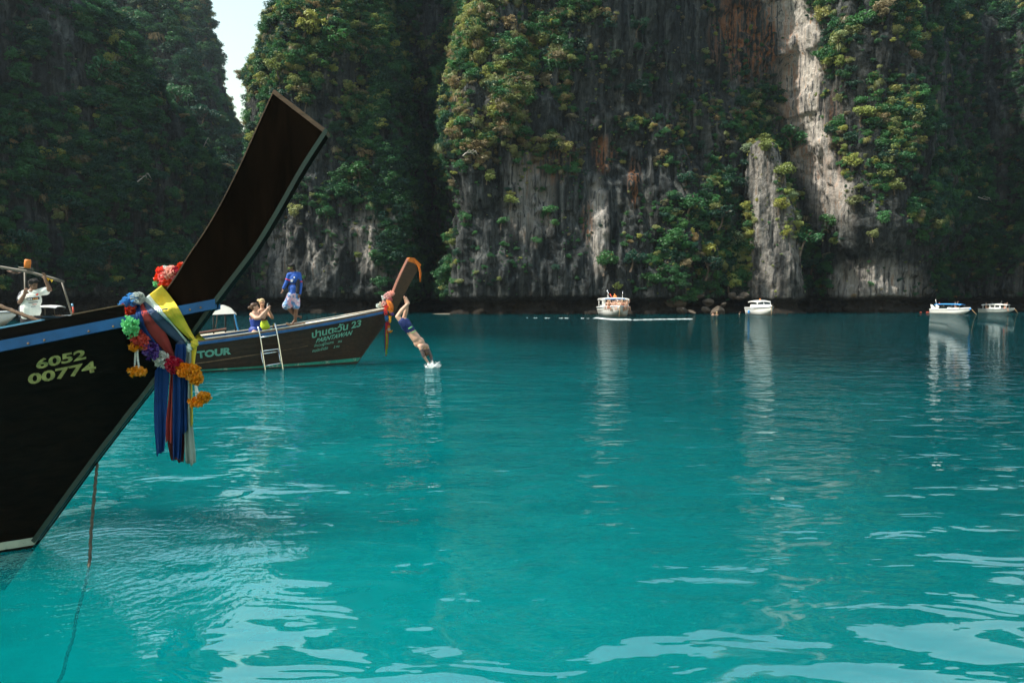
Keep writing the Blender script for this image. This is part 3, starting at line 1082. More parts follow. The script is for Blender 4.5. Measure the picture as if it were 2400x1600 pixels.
for (u, v, rp, ck, j, desc) in SPOT:
    hit = find(u, v)
    if hit is None:
        continue
    p, n = hit
    R = rp * p[1] / 1600 * 0.9
    c = Vector(p) + Vector(n) * R * 0.45 + Vector((0, 0, 0.0))
    e = empty("cliff_tree", c - Vector((0, 0, R)), desc, "tree", "single trees on the cliffs")
    rs = random.Random(int(u * 7 + v))
    cr = bpy.data.objects.new("crown", CROWN[(ck, j if (ck, j) not in ((5, 2), (4, 2)) else 0)])
    COL.objects.link(cr)
    cr.parent = e
    cr.location = (0, 0, R)
    cr.rotation_euler = (rs.uniform(-.2, .2), rs.uniform(-.2, .2), rs.uniform(0, 6.28))
    cr.scale = (R * 1.05, R, R * rs.uniform(0.75, 0.95))
    # inner clump so that big crowns read dense, one object with the crown's own leaves turned
    tr = bpy.data.objects.new("trunk", TRUNK[int(u) % 3])
    COL.objects.link(tr)
    tr.parent = e
    tr.location = (0, 0, R)
    back = Vector((-n[0], -n[1], 0))
    tr.rotation_euler = (0.35 * -back.y * -1, 0.35 * -back.x, rs.uniform(0, 0.5))
    tr.scale = (R, R, R)

# the mass of smaller growth that nobody could count
def scatter(name, rows, label):
    P = np.array([(r[2], r[3], r[4]) for r in rows])
    me = bpy.data.meshes.new(name)
    me.from_pydata(P.tolist(), [], [])
    n = len(P)
    r = np.random.default_rng(5)
    sc = np.array([q[5] for q in rows])
    scl = np.stack([sc * r.uniform(0.9, 1.25, n), sc * r.uniform(0.85, 1.1, n), sc * r.uniform(0.7, 1.0, n)], 1)
    rot = np.stack([r.uniform(-.25, .25, n), r.uniform(-.25, .25, n), r.uniform(0, 6.28, n)], 1)
    vid = np.array([q[6] * NV + q[7] for q in rows], np.int32)
    a = me.attributes.new('veg_rot', 'FLOAT_VECTOR', 'POINT')
    a.data.foreach_set('vector', rot.astype(np.float32).ravel())
    a = me.attributes.new('veg_scl', 'FLOAT_VECTOR', 'POINT')
    a.data.foreach_set('vector', scl.astype(np.float32).ravel())
    a = me.attributes.new('veg_id', 'INT', 'POINT')
    a.data.foreach_set('value', vid)
    o = tag(link(bpy.data.objects.new(name, me)), label, 'vegetation', kind='stuff')
    ng = bpy.data.node_groups.new(name, 'GeometryNodeTree')
    ng.interface.new_socket('Geometry', in_out='INPUT', socket_type='NodeSocketGeometry')
    ng.interface.new_socket('Geometry', in_out='OUTPUT', socket_type='NodeSocketGeometry')
    gi = ng.nodes.new('NodeGroupInput')
    go = ng.nodes.new('NodeGroupOutput')
    iop = ng.nodes.new('GeometryNodeInstanceOnPoints')
    ci = ng.nodes.new('GeometryNodeCollectionInfo')
    ci.inputs['Collection'].default_value = lib
    ci.inputs['Separate Children'].default_value = True
    ci.inputs['Reset Children'].default_value = True
    iop.inputs['Pick Instance'].default_value = True
    def attr(nm, typ):
        q = ng.nodes.new('GeometryNodeInputNamedAttribute')
        q.data_type = typ
        q.inputs['Name'].default_value = nm
        return q.outputs['Attribute']
    ng.links.new(gi.outputs[0], iop.inputs['Points'])
    ng.links.new(ci.outputs[0], iop.inputs['Instance'])
    ng.links.new(attr('veg_id', 'INT'), iop.inputs['Instance Index'])
    ng.links.new(attr('veg_rot', 'FLOAT_VECTOR'), iop.inputs['Rotation'])
    ng.links.new(attr('veg_scl', 'FLOAT_VECTOR'), iop.inputs['Scale'])
    ng.links.new(iop.outputs[0], go.inputs[0])
    md = o.modifiers.new("growth", 'NODES')
    md.node_group = ng
    return o
scatter("hillside_vegetation", PL, "dense mass of shrubs, creepers and small trees covering the cliffs")
print("plants", len(PL))

# bare dead branches that catch the light
for (u, v, pts, lab) in ((1085, 366, ((0, 0), (7, -7), (18, -8), (27, -2)), "pale curved dead branch on the edge of the dark gully"), (2292, 466, ((0, -4), (12, 0), (24, 3)), "pale dead branch sticking out of the shaded right cliff"),
                         (478, 352, ((0, 30), (-6, 10), (2, -14), (10, -30)), "thin bare pale trunk on the left slope behind the big prow"), (330, 420, ((-8, 6), (0, 0), (10, -8), (14, -4)), "small bare branch low on the left forested slope")):
    h = find(u, v)
    if h is None:
        continue
    Yk = h[0][1] - 1.6
    P = catmull([at(u + a, v + b, Yk + 0.25 * i) for i, (a, b) in enumerate(pts)], 12)
    root = empty("dead_branch", P[0], lab, "branch", "dead branches on the cliffs")
    MB().tube(P.tolist(), np.linspace(0.09, 0.035, 12).tolist(), 6).build("limb", "dead_wood", root, True)
    for k in (4, 7, 9):
        q = Vector(P[k])
        MB().tube([q, q + Vector((0.35, -0.1, 0.35)), q + Vector((0.8, -0.15, 0.45 - 0.1 * k))], [0.045, 0.03, 0.012], 5).build("twig", "dead_wood", root, True)

# ---------------------------------------------------------------- sunlit air
def haze_box():
    m = bpy.data.materials.new("sea_haze")
    m.use_nodes = True
    nt = m.node_tree
    nt.nodes.clear()
    out = nt.nodes.new('ShaderNodeOutputMaterial')
    pv = nt.nodes.new('ShaderNodeVolumePrincipled')
    pv.inputs['Color'].default_value = (0.72, 0.88, 1.0, 1)
    pv.inputs['Density'].default_value = 0.00015
    pv.inputs['Anisotropy'].default_value = 0.3
    nt.links.new(pv.outputs[0], out.inputs['Volume'])
    mb = MB()
    mb.box((0, 0, 59.8), (860, 860, 128.6))
    o = mb.build("haze", m)
    tag(o, "thin sunlit sea haze filling the bay", "haze", kind='stuff')
haze_box()

# ---------------------------------------------------------------- boat materials
def wood(name, dark, lite, rough=0.5, streak=(0.6, 6, 9), chips=None, spec=0.4):
    m, nt, b = new_mat(name)
    vec = coord(nt, streak)
    g = noise(nt, vec, 2.4, 7, 0.65, 0.8)
    big = noise(nt, coord(nt), 1.3, 4, 0.6)
    c = ramp(nt, g, [(0.32, dark), (0.68, lite)])
    c = mixc(nt, 0.6, c, ramp(nt, big, [(0.3, (0.45, 0.45, 0.45)), (0.7, (1.25, 1.2, 1.15))]), 'MULTIPLY')
    if chips:
        f2 = noise(nt, coord(nt, (1, 1, 1.6)), 9.0, 6, 0.75)
        c = mixc(nt, ramp(nt, f2, [(chips[1], (0, 0, 0)), (chips[1] + 0.03, (1, 1, 1))]), c, chips[0])
    nt.links.new(c, b.inputs['Base Color'])
    b.inputs['Roughness'].default_value = rough
    b.inputs['Specular IOR Level'].default_value = spec
    bump(nt, g, 0.35, 0.01, b)
    return m
wood("tarred_wood", (0.002, 0.0016, 0.0013), (0.010, 0.0065, 0.0045), 0.5, chips=((0.06, 0.07, 0.06), 0.70), spec=0.05)
wood("varnished_wood", (0.016, 0.008, 0.0045), (0.055, 0.026, 0.012), 0.4, spec=0.35)
wood("prow_wood", (0.0025, 0.0018, 0.0013), (0.008, 0.0045, 0.0027), 0.5, streak=(5, 5, 0.7), chips=((0.07, 0.036, 0.014), 0.74), spec=0.015)
wood("red_wood", (0.13, 0.05, 0.032), (0.24, 0.11, 0.075), 0.5)
wood("bare_wood", (0.11, 0.06, 0.03), (0.26, 0.16, 0.09), 0.7)
wood("prow_edge_wood", (0.035, 0.02, 0.01), (0.11, 0.06, 0.03), 0.7)
plain("blue_paint", (0.009, 0.095, 0.26), 0.45, var=0.35, scale=5, dirt=((0.012, 0.01, 0.012), 0.66), bmp=0.2)
plain("pale_blue_paint", (0.20, 0.42, 0.60), 0.5, var=0.3, dirt=((0.05, 0.04, 0.035), 0.66))
plain("green_paint", (0.0015, 0.018, 0.012), 0.45, var=0.4, scale=4, dirt=((0.03, 0.02, 0.012), 0.68))
plain("white_band", (0.42, 0.46, 0.38), 0.6, var=0.3, scale=5, dirt=((0.05, 0.12, 0.09), 0.6))
plain("mint_band", (0.03, 0.30, 0.22), 0.6, var=0.3, scale=2.0, dirt=((0.45, 0.55, 0.42), 0.55))
plain("antifoul", (0.006, 0.022, 0.022), 0.5, var=0.4)
plain("cream_deck", (0.62, 0.56, 0.47), 0.6, var=0.15, dirt=((0.3, 0.25, 0.2), 0.68))
plain("white_gel", (0.80, 0.81, 0.80), 0.25, var=0.06, scale=2, spec=0.5)
plain("white_canvas", (0.80, 0.79, 0.76), 0.8, var=0.08, scale=3)
plain("cream_tarp", (0.42, 0.38, 0.30), 0.85, var=0.2, scale=3, bmp=0.3)
plain("steel", (0.62, 0.63, 0.64), 0.18, 1.0, var=0.1)
plain("painted_pipe", (0.085, 0.075, 0.055), 0.5, var=0.25, scale=9, dirt=((0.18, 0.09, 0.04), 0.62))
plain("rope_fibre", (0.10, 0.065, 0.04), 0.95, var=0.5, scale=40)
plain("wet_rope", (0.08, 0.066, 0.045), 0.8, var=0.6, scale=30)
plain("blue_rope", (0.02, 0.16, 0.34), 0.8)
plain("dark_void", (0.006, 0.006, 0.006), 0.8)
plain("number_paint", (0.30, 0.27, 0.085), 0.6, var=0.5, scale=22, dirt=((0.02, 0.018, 0.01), 0.60))
plain("mint_letters", (0.17, 0.43, 0.33), 0.6, var=0.2, scale=10, dirt=((0.03, 0.24, 0.13), 0.60))

# ---------------------------------------------------------------- longtail hulls
class Longtail:
    def __init__(s, root, O, ang, roll, stem_px, zs, drop, L, bmax, bk, zk=-0.35):
        s.root, s.O = root, Vector(O)
        s.H = Vector((math.cos(ang), math.sin(ang), 0))
        s.R = Vector((s.H.y, -s.H.x, 0))
        s.roll, s.zs, s.drop, s.L, s.bmax, s.bk, s.zk = roll, zs, drop, L, bmax, bk, zk
        sz = sorted([s.plane_sz(u, v) for u, v in stem_px], key=lambda q: q[1])
        s.stem_z = np.array([q[1] for q in sz])
        s.stem_s = np.array([q[0] for q in sz])
        sl = (s.stem_s[1] - s.stem_s[0]) / (s.stem_z[1] - s.stem_z[0])
        s.stem_s = np.r_[s.stem_s[0] + sl * (-1.0 - s.stem_z[0]), s.stem_s]
        s.stem_z = np.r_[-1.0, s.stem_z]
        s.col = MB()

    def plane_sz(s, u, v):
        p = at_plane(u, v, s.O, s.R)
        return ((p - s.O).dot(s.H), p.z)

    def pt(s, a, t, z):
        return s.O + s.H * a + s.R * t + Vector((0, 0, z - s.O.z + s.roll * t))

    def hp(s, w, d, side=1, out=0.0, dz=0.0):
        zb = lerp(s.zk, s.zs, w)
        z = zb - max(w, 0) ** 1.3 * s.drop(d)
        a = float(np.interp(zb, s.stem_z, s.stem_s)) - d
        bm_ = lerp(s.bmax[0], s.bmax[1], max(w, 0) ** 0.8)
        k = lerp(s.bk[0], s.bk[1], w)
        t = 0.035 + bm_ * (1 - math.exp(-d / k)) * (1 - 0.25 * sstep(0.7, 1.0, d / s.L))
        return s.pt(a, side * (t + out), z + dz)

    def ds(s, n=34):
        return [s.L * (i / (n - 1)) ** 1.7 for i in range(n)]

    def planks(s, n, mat, mats=None, wtop=1.0):
        ws = np.linspace(0, wtop, n + 1)
        for side in (1, -1):
            for i in range(n):
                rows = []
                for w, o in ((ws[i], 0.012), (lerp(ws[i], ws[i + 1], .5), 0.010), (ws[i + 1] + 0.004, 0.0)):
                    rows.append([s.hp(w, d, side, o) for d in s.ds()])
                mb = MB().slab(rows, s.R * (-0.022 * side))
                mm = mats(i) if mats else mat
                mb.build("plank", mm, s.root)
                if side == 1:
                    s.col.add(mb.v, mb.f)

    def strip(s, name, mat, w, z0, z1, o0, o1, sides=(1, -1), dmin=0.0, n=34, smooth=False, dmax=None):
        """long batten following the sheer: heights z0..z1 above line w, from o0 to o1 outboard"""
        for side in sides:
            rows = []
            dd = [d for d in s.ds(n) if d >= dmin and (dmax is None or d <= dmax)]
            for (z, o) in ((z0, o1), (z1, o1), (z1, o0), (z0, o0)):
                rows.append([s.hp(w, d, side, o, z) for d in dd])
            rows.append(rows[0])
            mb = MB().grid(rows)
            m = len(dd)
            mb.f.append((0, m, 2 * m, 3 * m))
            mb.f.append((3 * m + m - 1, 2 * m + m - 1, m + m - 1, m - 1))
            mb.build(name, mat, s.root)
            if side == 1:
                s.col.add(mb.v, mb.f)

    def board(s, name, mat, px, half, parent=None):
        """flat stem board cut to an outline, centred on the keel line"""
        sz = [s.plane_sz(u, v) for u, v in px]
        A = [s.pt(a, half, z) for a, z in sz]
        mb = MB().prism(A, s.R * (-2 * half))
        mb.build(name, mat, parent or s.root)
        s.col.add(mb.v, mb.f)
        return mb

    def deck(s, name, mat, z, d0, d1, inset=0.03, w=1.0, n=14, boards=1, crown=0.0):
        for b in range(boards):
            rows = []
            for k in (0, 1):
                f = (b + k * (0.985 if boards > 1 else 1)) / boards
                row = []
                for i in range(n):
                    d = lerp(d0, d1, i / (n - 1))
                    P, Q = s.hp(w, d, -1, -inset, z), s.hp(w, d, 1, -inset, z)
                    p = P.lerp(Q, f)
                    p.z += crown * (1 - (2 * f - 1) ** 2)
                    row.append(p)
                rows.append(row)
            MB().slab(rows, (0, 0, -0.025)).build(name, mat, s.root)

    def ribs(s, ds, mat, zlo=0.1):
        for d in ds:
            for side in (1, -1):
                rows = []
                for q in (-0.02, 0.02):
                    rows.append([s.hp(w, d + q, side, -0.03) for w in np.linspace(zlo, 0.97, 6)])
                MB().slab(rows, s.R * (-0.04 * side)).build("rib", mat, s.root)

    def transom(s, mat):
        row = [s.hp(w, s.L, 1) for w in np.linspace(0, 1, 6)] + [s.hp(w, s.L, -1) for w in np.linspace(1, 0, 6)]
        MB().prism(row, s.H * -0.04).build("transom", mat, s.root)

    def bvh(s):
        s.tree = BVHTree.FromPolygons([tuple(v) for v in s.col.v], s.col.f)

    def on(s, u, v, off=0.01):
        d = ray(u, v).normalized()
        h = s.tree.ray_cast(CAMP, d)
        p = h[0] if h[0] is not None else at_plane(u, v, s.O + s.R * s.fall, s.R)
        return p - d * off

    def lettering(s, name, body, quad, mat, off=0.008, bold=0.0, sub=True, space=1.0):
        """flat painted letters laid on the planks; quad = corner directions BL, BR, TR, TL"""
        cu = bpy.data.curves.new(name, 'FONT')
        cu.body = body
        cu.offset = bold
        cu.resolution_u = 3
        cu.space_character = space
        ob = bpy.data.objects.new(name, cu)
        COL.objects.link(ob)
        dg = bpy.context.evaluated_depsgraph_get()
        me = bpy.data.meshes.new_from_object(ob.evaluated_get(dg))
        bpy.data.objects.remove(ob)
        co = np.array([v.co[:] for v in me.vertices])
        lo, hi = co.min(0), co.max(0)
        q = np.array(quad, float)
        for v in me.vertices:
            a = (v.co.x - lo[0]) / (hi[0] - lo[0])
            b = (v.co.y - lo[1]) / (hi[1] - lo[1])
            uv = q[0] * (1 - a) * (1 - b) + q[1] * a * (1 - b) + q[2] * a * b + q[3] * (1 - a) * b
            v.co = s.on(uv[0], uv[1], off)
        me.materials.clear()
        me.materials.append(MATS[mat])
        o = link(bpy.data.objects.new(name, me), s.root)
        return o

# ---------------------------------------------------------------- near boat
NB_O = at_z(90, 1279, 0)
near_root = empty("longtail_boat", NB_O, "large dark wooden longtail boat in front, numbered 6052 00774, with tall black prow", "boat")
FRONT = [(772, 313), (714, 403), (653, 510), (602, 592), (541, 673), (500, 727), (464, 775), (357, 913), (230, 1077), (92, 1266)]
BACK = [(648, 217), (612, 296), (571, 388), (531, 469), (490, 541), (449, 602), (418, 653), (386, 696)]
fr = catmull(FRONT, 40)
bk = catmull(BACK, 26)
nb = Longtail(near_root, NB_O, math.radians(7), 0.05, FRONT[4:], 1.895, lambda d: 0.262 * d - 0.0145 * d * d, 8.0, (0.50, 0.78), (1.5, 1.25))
nb.fall = 0.09
nb.planks(9, "tarred_wood", mats=lambda i: "antifoul" if i < 1 else "tarred_wood")
nb.strip("rub_rail", "blue_paint", 1.0, -0.035, 0.04, -0.01, 0.035)
nb.strip("washboard", "tarred_wood", 1.0, 0.04, 0.125, -0.022, 0.0, dmin=0.5)
nb.strip("gunwale_cap", "pale_blue_paint", 1.0, 0.125, 0.137, -0.034, 0.006, dmin=0.9)
nb.strip("gunwale_cap", "bare_wood", 1.0, 0.125, 0.135, -0.034, 0.004, dmin=0.5, dmax=1.0)
# stem board: prow blade, green stem post, cap
blade = [tuple(p) for p in bk] + [(372, 720), (420, 800)] + [tuple(p) for p in fr[::-1] if p[1] < 815]
nb.board("prow_board", "prow_wood", blade, 0.062)
post_in = [(p[0] - 8, p[1] - 6) for p in fr]
nb.board("stem_post", "green_paint", [tuple(p) for p in fr] + post_in[::-1], 0.068)
tp = [(648, 217), (772, 313), (768, 322), (643, 226)]
nb.board("prow_cap", "prow_edge_wood", tp, 0.066)
edge = [(p[0] - 2.5, p[1] - 1.0) for p in bk]
nb.board("prow_edging", "prow_edge_wood", edge + [tuple(p) for p in bk[::-1]], 0.064)
# painted waterline
def near_wl(side):
    rows = []
    for z in (0.065, 0.0):
        row = []
        for d in nb.ds(24):
            w = (z - nb.zk) / (nb.zs - nb.zk)
            for _ in range(6):
                p = nb.hp(w, d, side, 0.014)
                w += (z + 0.028 * math.exp(-d / 0.6) - p.z) / (nb.zs - nb.zk)
            row.append(p)
        rows.append(row)
    MB().slab(rows, nb.R * (-0.004 * side)).build("waterline_stripe", "white_band", near_root)
near_wl(1)
near_wl(-1)
nb.deck("foredeck", "tarred_wood", 0.0, 0.25, 1.5, boards=5)
nb.deck("floor_board", "tarred_wood", -0.75, 1.6, 7.9, 0.12, boards=5)
nb.ribs([1.8, 2.6, 3.4, 4.2, 5.0, 5.8, 6.6], "tarred_wood", 0.35)
nb.transom("tarred_wood")
nb.bvh()
nb.lettering("registration_number", "6052", [(85, 866), (202, 841), (201, 817), (84, 842)], "number_paint", 0.006, 0.035)
nb.lettering("registration_number", "00774", [(66, 902), (226, 872), (223, 845), (65, 877)], "number_paint", 0.006, 0.035)
# rail bolts
for u in (66, 104, 208, 265, 445, 470):
    v = float(np.interp(u, [0, 290, 495], [818, 760, 715]))
    p = nb.on(u, v, 0.004)
    MB().ell(p, (0.009, 0.006, 0.009), seg=8, rings=5).build("bolt", "bare_wood", near_root)

# mooring rope hanging from the stem into the water
def rope(name, pts, r, mat, lay=0.9, n=None):
    n = n or 60
    P = catmull(pts, n)
    return MB().tube(P.tolist(), r, 9, shape=lambda a: 1 + 0.22 * math.cos(3 * a), twist=lay)
RP = [at(228, 1085, 5.32), at(222, 1150, 5.2), at(214, 1240, 5.08), at_z(209, 1325, 0.0), at_z(196, 1385, -0.10), at_z(180, 1440, -0.2), at_z(172, 1490, -0.3), at_z(156, 1540, -0.40), at_z(148, 1575, -0.47), at_z(128, 1615, -0.56), at_z(100, 1690, -0.75)]
tag(rope("mooring_rope", RP, 0.0105, "wet_rope", 0.42, 170).build("mooring_rope", "wet_rope", None, True),
    "twisted brown mooring rope hanging from the near boat's stem into the water", "rope")
# braided line running down into the near boat from above the left edge
B0, B1 = at(-260, 590, 6.4), at(120, 763, 5.75)
tag(rope("braided_rope", [B0, B0.lerp(B1, 0.3) + Vector((0, 0, -0.03)), B0.lerp(B1, 0.65) + Vector((0, 0, -0.035)), B1, B1 + Vector((0.12, 0.05, -0.1))], 0.0165, "rope_fibre", 0.5, 110).build("braided_rope", "rope_fibre", None, True),
    "thick brown braided rope slanting down into the near boat at the left edge", "rope")

# ---------------------------------------------------------------- cloth sashes round the prow
plain("cloth_yellow", (0.62, 0.47, 0.045), 0.75, var=0.15, scale=9, spec=0.2)
plain("cloth_white", (0.60, 0.68, 0.62), 0.75, var=0.12, scale=9, spec=0.2)
plain("cloth_slate", (0.05, 0.075, 0.13), 0.8, var=0.2, scale=9, spec=0.2)
plain("cloth_red", (0.32, 0.045, 0.04), 0.75, var=0.2, scale=9, spec=0.2)
plain("cloth_navy", (0.006, 0.035, 0.14), 0.75, var=0.25, scale=9, spec=0.2)
plain("cloth_maroon", (0.10, 0.02, 0.018), 0.8, var=0.25, scale=9, spec=0.2)
plain("cloth_grey", (0.26, 0.31, 0.27), 0.8, var=0.3, scale=5, spec=0.2)
plain("cloth_orange", (0.62, 0.17, 0.03), 0.75, var=0.2, scale=9, spec=0.2)

def mirror_port(p):
    t = (p - nb.O).dot(nb.R)
    return p - nb.R * (2 * t) - Vector((0, 0, 2 * nb.roll * t))

def wrap(A, B, off, seed, folds=3.0, depth=0.012, n=26, m=15):
    """cloth band laid over the starboard side between two edges, and carried round the port side"""
    a, b = catmull(A, n), catmull(B, n)
    rows = []
    for i in range(n):
        row = []
        for j in range(m):
            f = j / (m - 1)
            uv = a[i] * (1 - f) + b[i] * f
            ph = folds * 2 * math.pi * f + 1.3 * math.sin(2.2 * i / n + seed) + seed
            fold = depth * (0.55 * math.sin(ph) + 0.35 * math.sin(2.3 * ph + 1.0 + 3 * i / n)) * (0.6 + 0.4 * math.sin(3 * i / n + seed))
            hump = 0.016 * (1 - (2 * f - 1) ** 4)
            row.append(nb.on(uv[0], uv[1], off + fold + hump))
        rows.append(row)
    # smooth the lay of the cloth over the rail and edges
    arr = np.array([[tuple(p) for p in r] for r in rows])
    base = arr.copy()
    for _ in range(5):
        arr[1:-1] = 0.5 * arr[1:-1] + 0.25 * (arr[:-2] + arr[2:])
        arr[:, 1:-1] = 0.7 * arr[:, 1:-1] + 0.15 * (arr[:, :-2] + arr[:, 2:])
    # never inside the hull
    toc = np.array(tuple(CAMP)) - arr
    toc /= np.linalg.norm(toc, axis=2)[:, :, None]
    gap = ((base - arr) * toc).sum(2)
    arr += toc * np.maximum(gap - 0.010, 0)[:, :, None]
    return arr

def sash(label, mat, A, B, off, seed, knot=None, folds=3.0, cat="sash"):
    arr = wrap(A, B, off, seed, folds)
    port = np.array([[tuple(mirror_port(Vector(p))) for p in r] for r in arr])
    full = np.concatenate([port[::-1], arr], 0)
    n, m = full.shape[:2]
    root = empty("sash", Vector(arr[0][m // 2]), label, cat, "cloth sashes tied round the prow")
    MB().slab([[Vector(p) for p in r] for r in full], lambda i, j: nb.R * (-0.004 if i >= n // 2 else 0.004)).build("wrap", mat, root, True)
    if knot:
        kc = nb.on(knot[0], knot[1], off + 0.02)
        mb = MB()
        P = []
        rr = knot[2] * 5.3 / 1600
        R0 = random.Random(seed * 3 + 1)
        bm = bmesh.new()
        bmesh.ops.create_icosphere(bm, subdivisions=3, radius=1)
        co = np.array([v.co[:] for v in bm.verts])
        k = 1 + 0.16 * np.sin(7 * co[:, 2] + 3 * co[:, 0] + seed) + 0.08 * fbm(co[:, 0] * 3, co[:, 1] * 3, co[:, 2] * 3, 3, seed)
        for v, q in zip(bm.verts, k):
            v.co = Vector((v.co.x * rr * q, v.co.y * rr * 0.8 * q, v.co.z * rr * 1.25 * q)) + kc
        me = bpy.data.meshes.new("knot")
        bm.to_mesh(me)
        bm.free()
        me.polygons.foreach_set('use_smooth', [True] * len(me.polygons))
        me.materials.append(MATS[mat])
        link(bpy.data.objects.new("knot", me), root)
    return root

def tail(root, mat, edges, Y, seed, folds=2.5, depth=0.02, lean=0.0, rag=4):
    """hanging cloth end: edges = [(v, u_left, u_right), ...]"""
    vs = [e[0] for e in edges]
    n, m = 30, 19
    rows = []
    for i in range(n):
        v = lerp(vs[0], vs[-1], i / (n - 1))
        ul = float(np.interp(v, vs, [e[1] for e in edges]))
        ur = float(np.interp(v, vs, [e[2] for e in edges]))
        row = []
        for j in range(m):
            f = j / (m - 1)
            g = f + 0.05 * math.sin(9 * f + seed)
            ph = folds * 2 * math.pi * f + seed + 0.7 * math.sin(i / 7 + seed)
            y = Y + depth * (math.sin(ph) + 0.3 * math.sin(2.6 * ph)) * (0.5 + 0.5 * i / n) + lean * i / n
            vv = v + (rag * math.sin(5 * f + seed) + rag * 0.6 * math.sin(13 * f) if i == n - 1 else 0)
            row.append(at(lerp(ul, ur, g), vv, y))
        rows.append(row)
    return MB().slab(rows, (0, 0.003, 0)).build("tail", mat, root, True)

YW_A = [(378, 668), (398, 692), (419, 722), (438, 759), (459, 796)]
YW_B = [(350, 690), (362, 706), (378, 725), (405, 758), (448, 799)]
s_y = sash("yellow cloth sash wrapped highest round the near boat's prow", "cloth_yellow", YW_A, YW_B, 0.030, 1.0, (456, 805, 8.5), 2.2)
s_w = sash("white cloth sash lying below the yellow one on the prow", "cloth_white", [(351, 689), (363, 706), (380, 727), (406, 760), (446, 806)], [(335, 703), (352, 716), (379, 740), (409, 768), (438, 808)], 0.024, 2.0, (443, 815, 7.5), 1.6)
s_s = sash("slate blue cloth sash in the middle of the prow wrappings", "cloth_slate", [(337, 702), (354, 716), (380, 741), (409, 769), (434, 800)], [(331, 706), (342, 724), (360, 751), (384, 776), (416, 803)], 0.018, 3.0, (424, 806, 8.5), 1.3)
s_r = sash("red cloth sash between the slate and navy ones on the prow", "cloth_red", [(334, 705), (344, 724), (361, 752), (388, 778), (408, 830)], [(327, 708), (333, 741), (344, 772), (367, 803), (398, 836)], 0.014, 4.0, None, 1.6)
s_n = sash("dark navy cloth sash lowest and leftmost on the prow", "cloth_navy", [(329, 706), (335, 741), (346, 772), (369, 804), (396, 842)], [(319, 706), (317, 732), (323, 765), (338, 795), (362, 850)], 0.010, 5.0, None, 1.4)
kY = nb.on(424, 812, 0.05).y
tail(s_n, "cloth_navy", [(838, 366, 396), (876, 361, 398), (960, 359, 392), (1000, 360, 390), (1063, 366, 385)], kY + 0.0, 1.1, 1.6)
tail(s_s, "cloth_navy", [(806, 411, 436), (830, 408, 438), (880, 404, 430), (1000, 403, 429), (1077, 405, 424)], kY - 0.03, 2.4, 2.2)
tail(s_s, "cloth_navy", [(826, 424, 438), (880, 426, 439), (1012, 428, 440)], kY - 0.015, 0.4, 1.3)
tail(s_r, "cloth_red", [(832, 396, 408), (880, 399, 405), (930, 395, 404), (980, 389, 404), (1037, 388, 405)], kY - 0.012, 3.1, 1.5)
tail(s_r, "cloth_maroon", [(1000, 392, 432), (1040, 394, 432), (1080, 402, 430)], kY + 0.03, 3.9, 2.0)
tail(s_w, "cloth_grey", [(820, 437, 449), (888, 433, 447), (1000, 433, 451), (1060, 434, 457), (1086, 436, 458)], kY - 0.005, 5.1, 1.4)
tail(s_y, "cloth_yellow", [(806, 449, 462), (850, 449, 456), (893, 446, 450), (996, 447, 452)], kY + 0.0, 6.1, 1.0, 0.01)

# ---------------------------------------------------------------- garlands and tassels
FL = {'blue': (0.07, 0.32, 0.72), 'red': (0.72, 0.055, 0.012), 'green': (0.18, 0.60, 0.26), 'coral': (0.75, 0.085, 0.06), 'marigold': (0.78, 0.30, 0.008),
      'purple': (0.13, 0.045, 0.30), 'white': (0.62, 0.68, 0.66), 'crimson': (0.42, 0.012, 0.045), 'pink': (0.78, 0.20, 0.24), 'palepink': (0.82, 0.55, 0.55), 'yellow': (0.75, 0.48, 0.03)}
for k, c in FL.items():
    leaf_material("petals_" + k, c, 0.12, 0.35)

def ruffle(pts, rad, n, size, seed, flat=1.0):
    """crumpled paper petals set round a string"""
    r = random.Random(seed)
    P = [Vector(p) for p in pts]
    mb = MB()
    for i in range(n):
        t = r.random() * (len(P) - 1)
        k = min(int(t), len(P) - 2) if len(P) > 1 else 0
        c = P[k].lerp(P[k + 1], t - k) if len(P) > 1 else P[0]
        d = Vector((r.gauss(0, 1), r.gauss(0, 1), r.gauss(0, 1) * flat)).normalized()
        o = c + d * rad * r.uniform(0.45, 0.85)
        sd = d.cross(Vector((r.gauss(0, 1), r.gauss(0, 1), r.gauss(0, 1)))).normalized()
        s = size * r.uniform(0.7, 1.3)
        rows = []
        tw = d.cross(sd)
        for a in range(3):
            row = []
            for b in range(4):
                z = (b / 3 - 0.5)
                crinkle = 0.28 * s * (1 if (b + a) % 2 else -1) * (0.4 + 0.6 * a / 2)
                row.append(o + d * (s * 0.75 * a / 2) + sd * (z * s * (0.7 + 0.5 * a / 2)) + tw * crinkle)
            rows.append(row)
        mb.grid(rows)
    return mb

def cluster(root, col, pts, rad, seed, n=110, size=0.026, name="flower_cluster"):
    o = ruffle(pts, rad, n, size, seed).build(name, "petals_" + col, root)
    return o

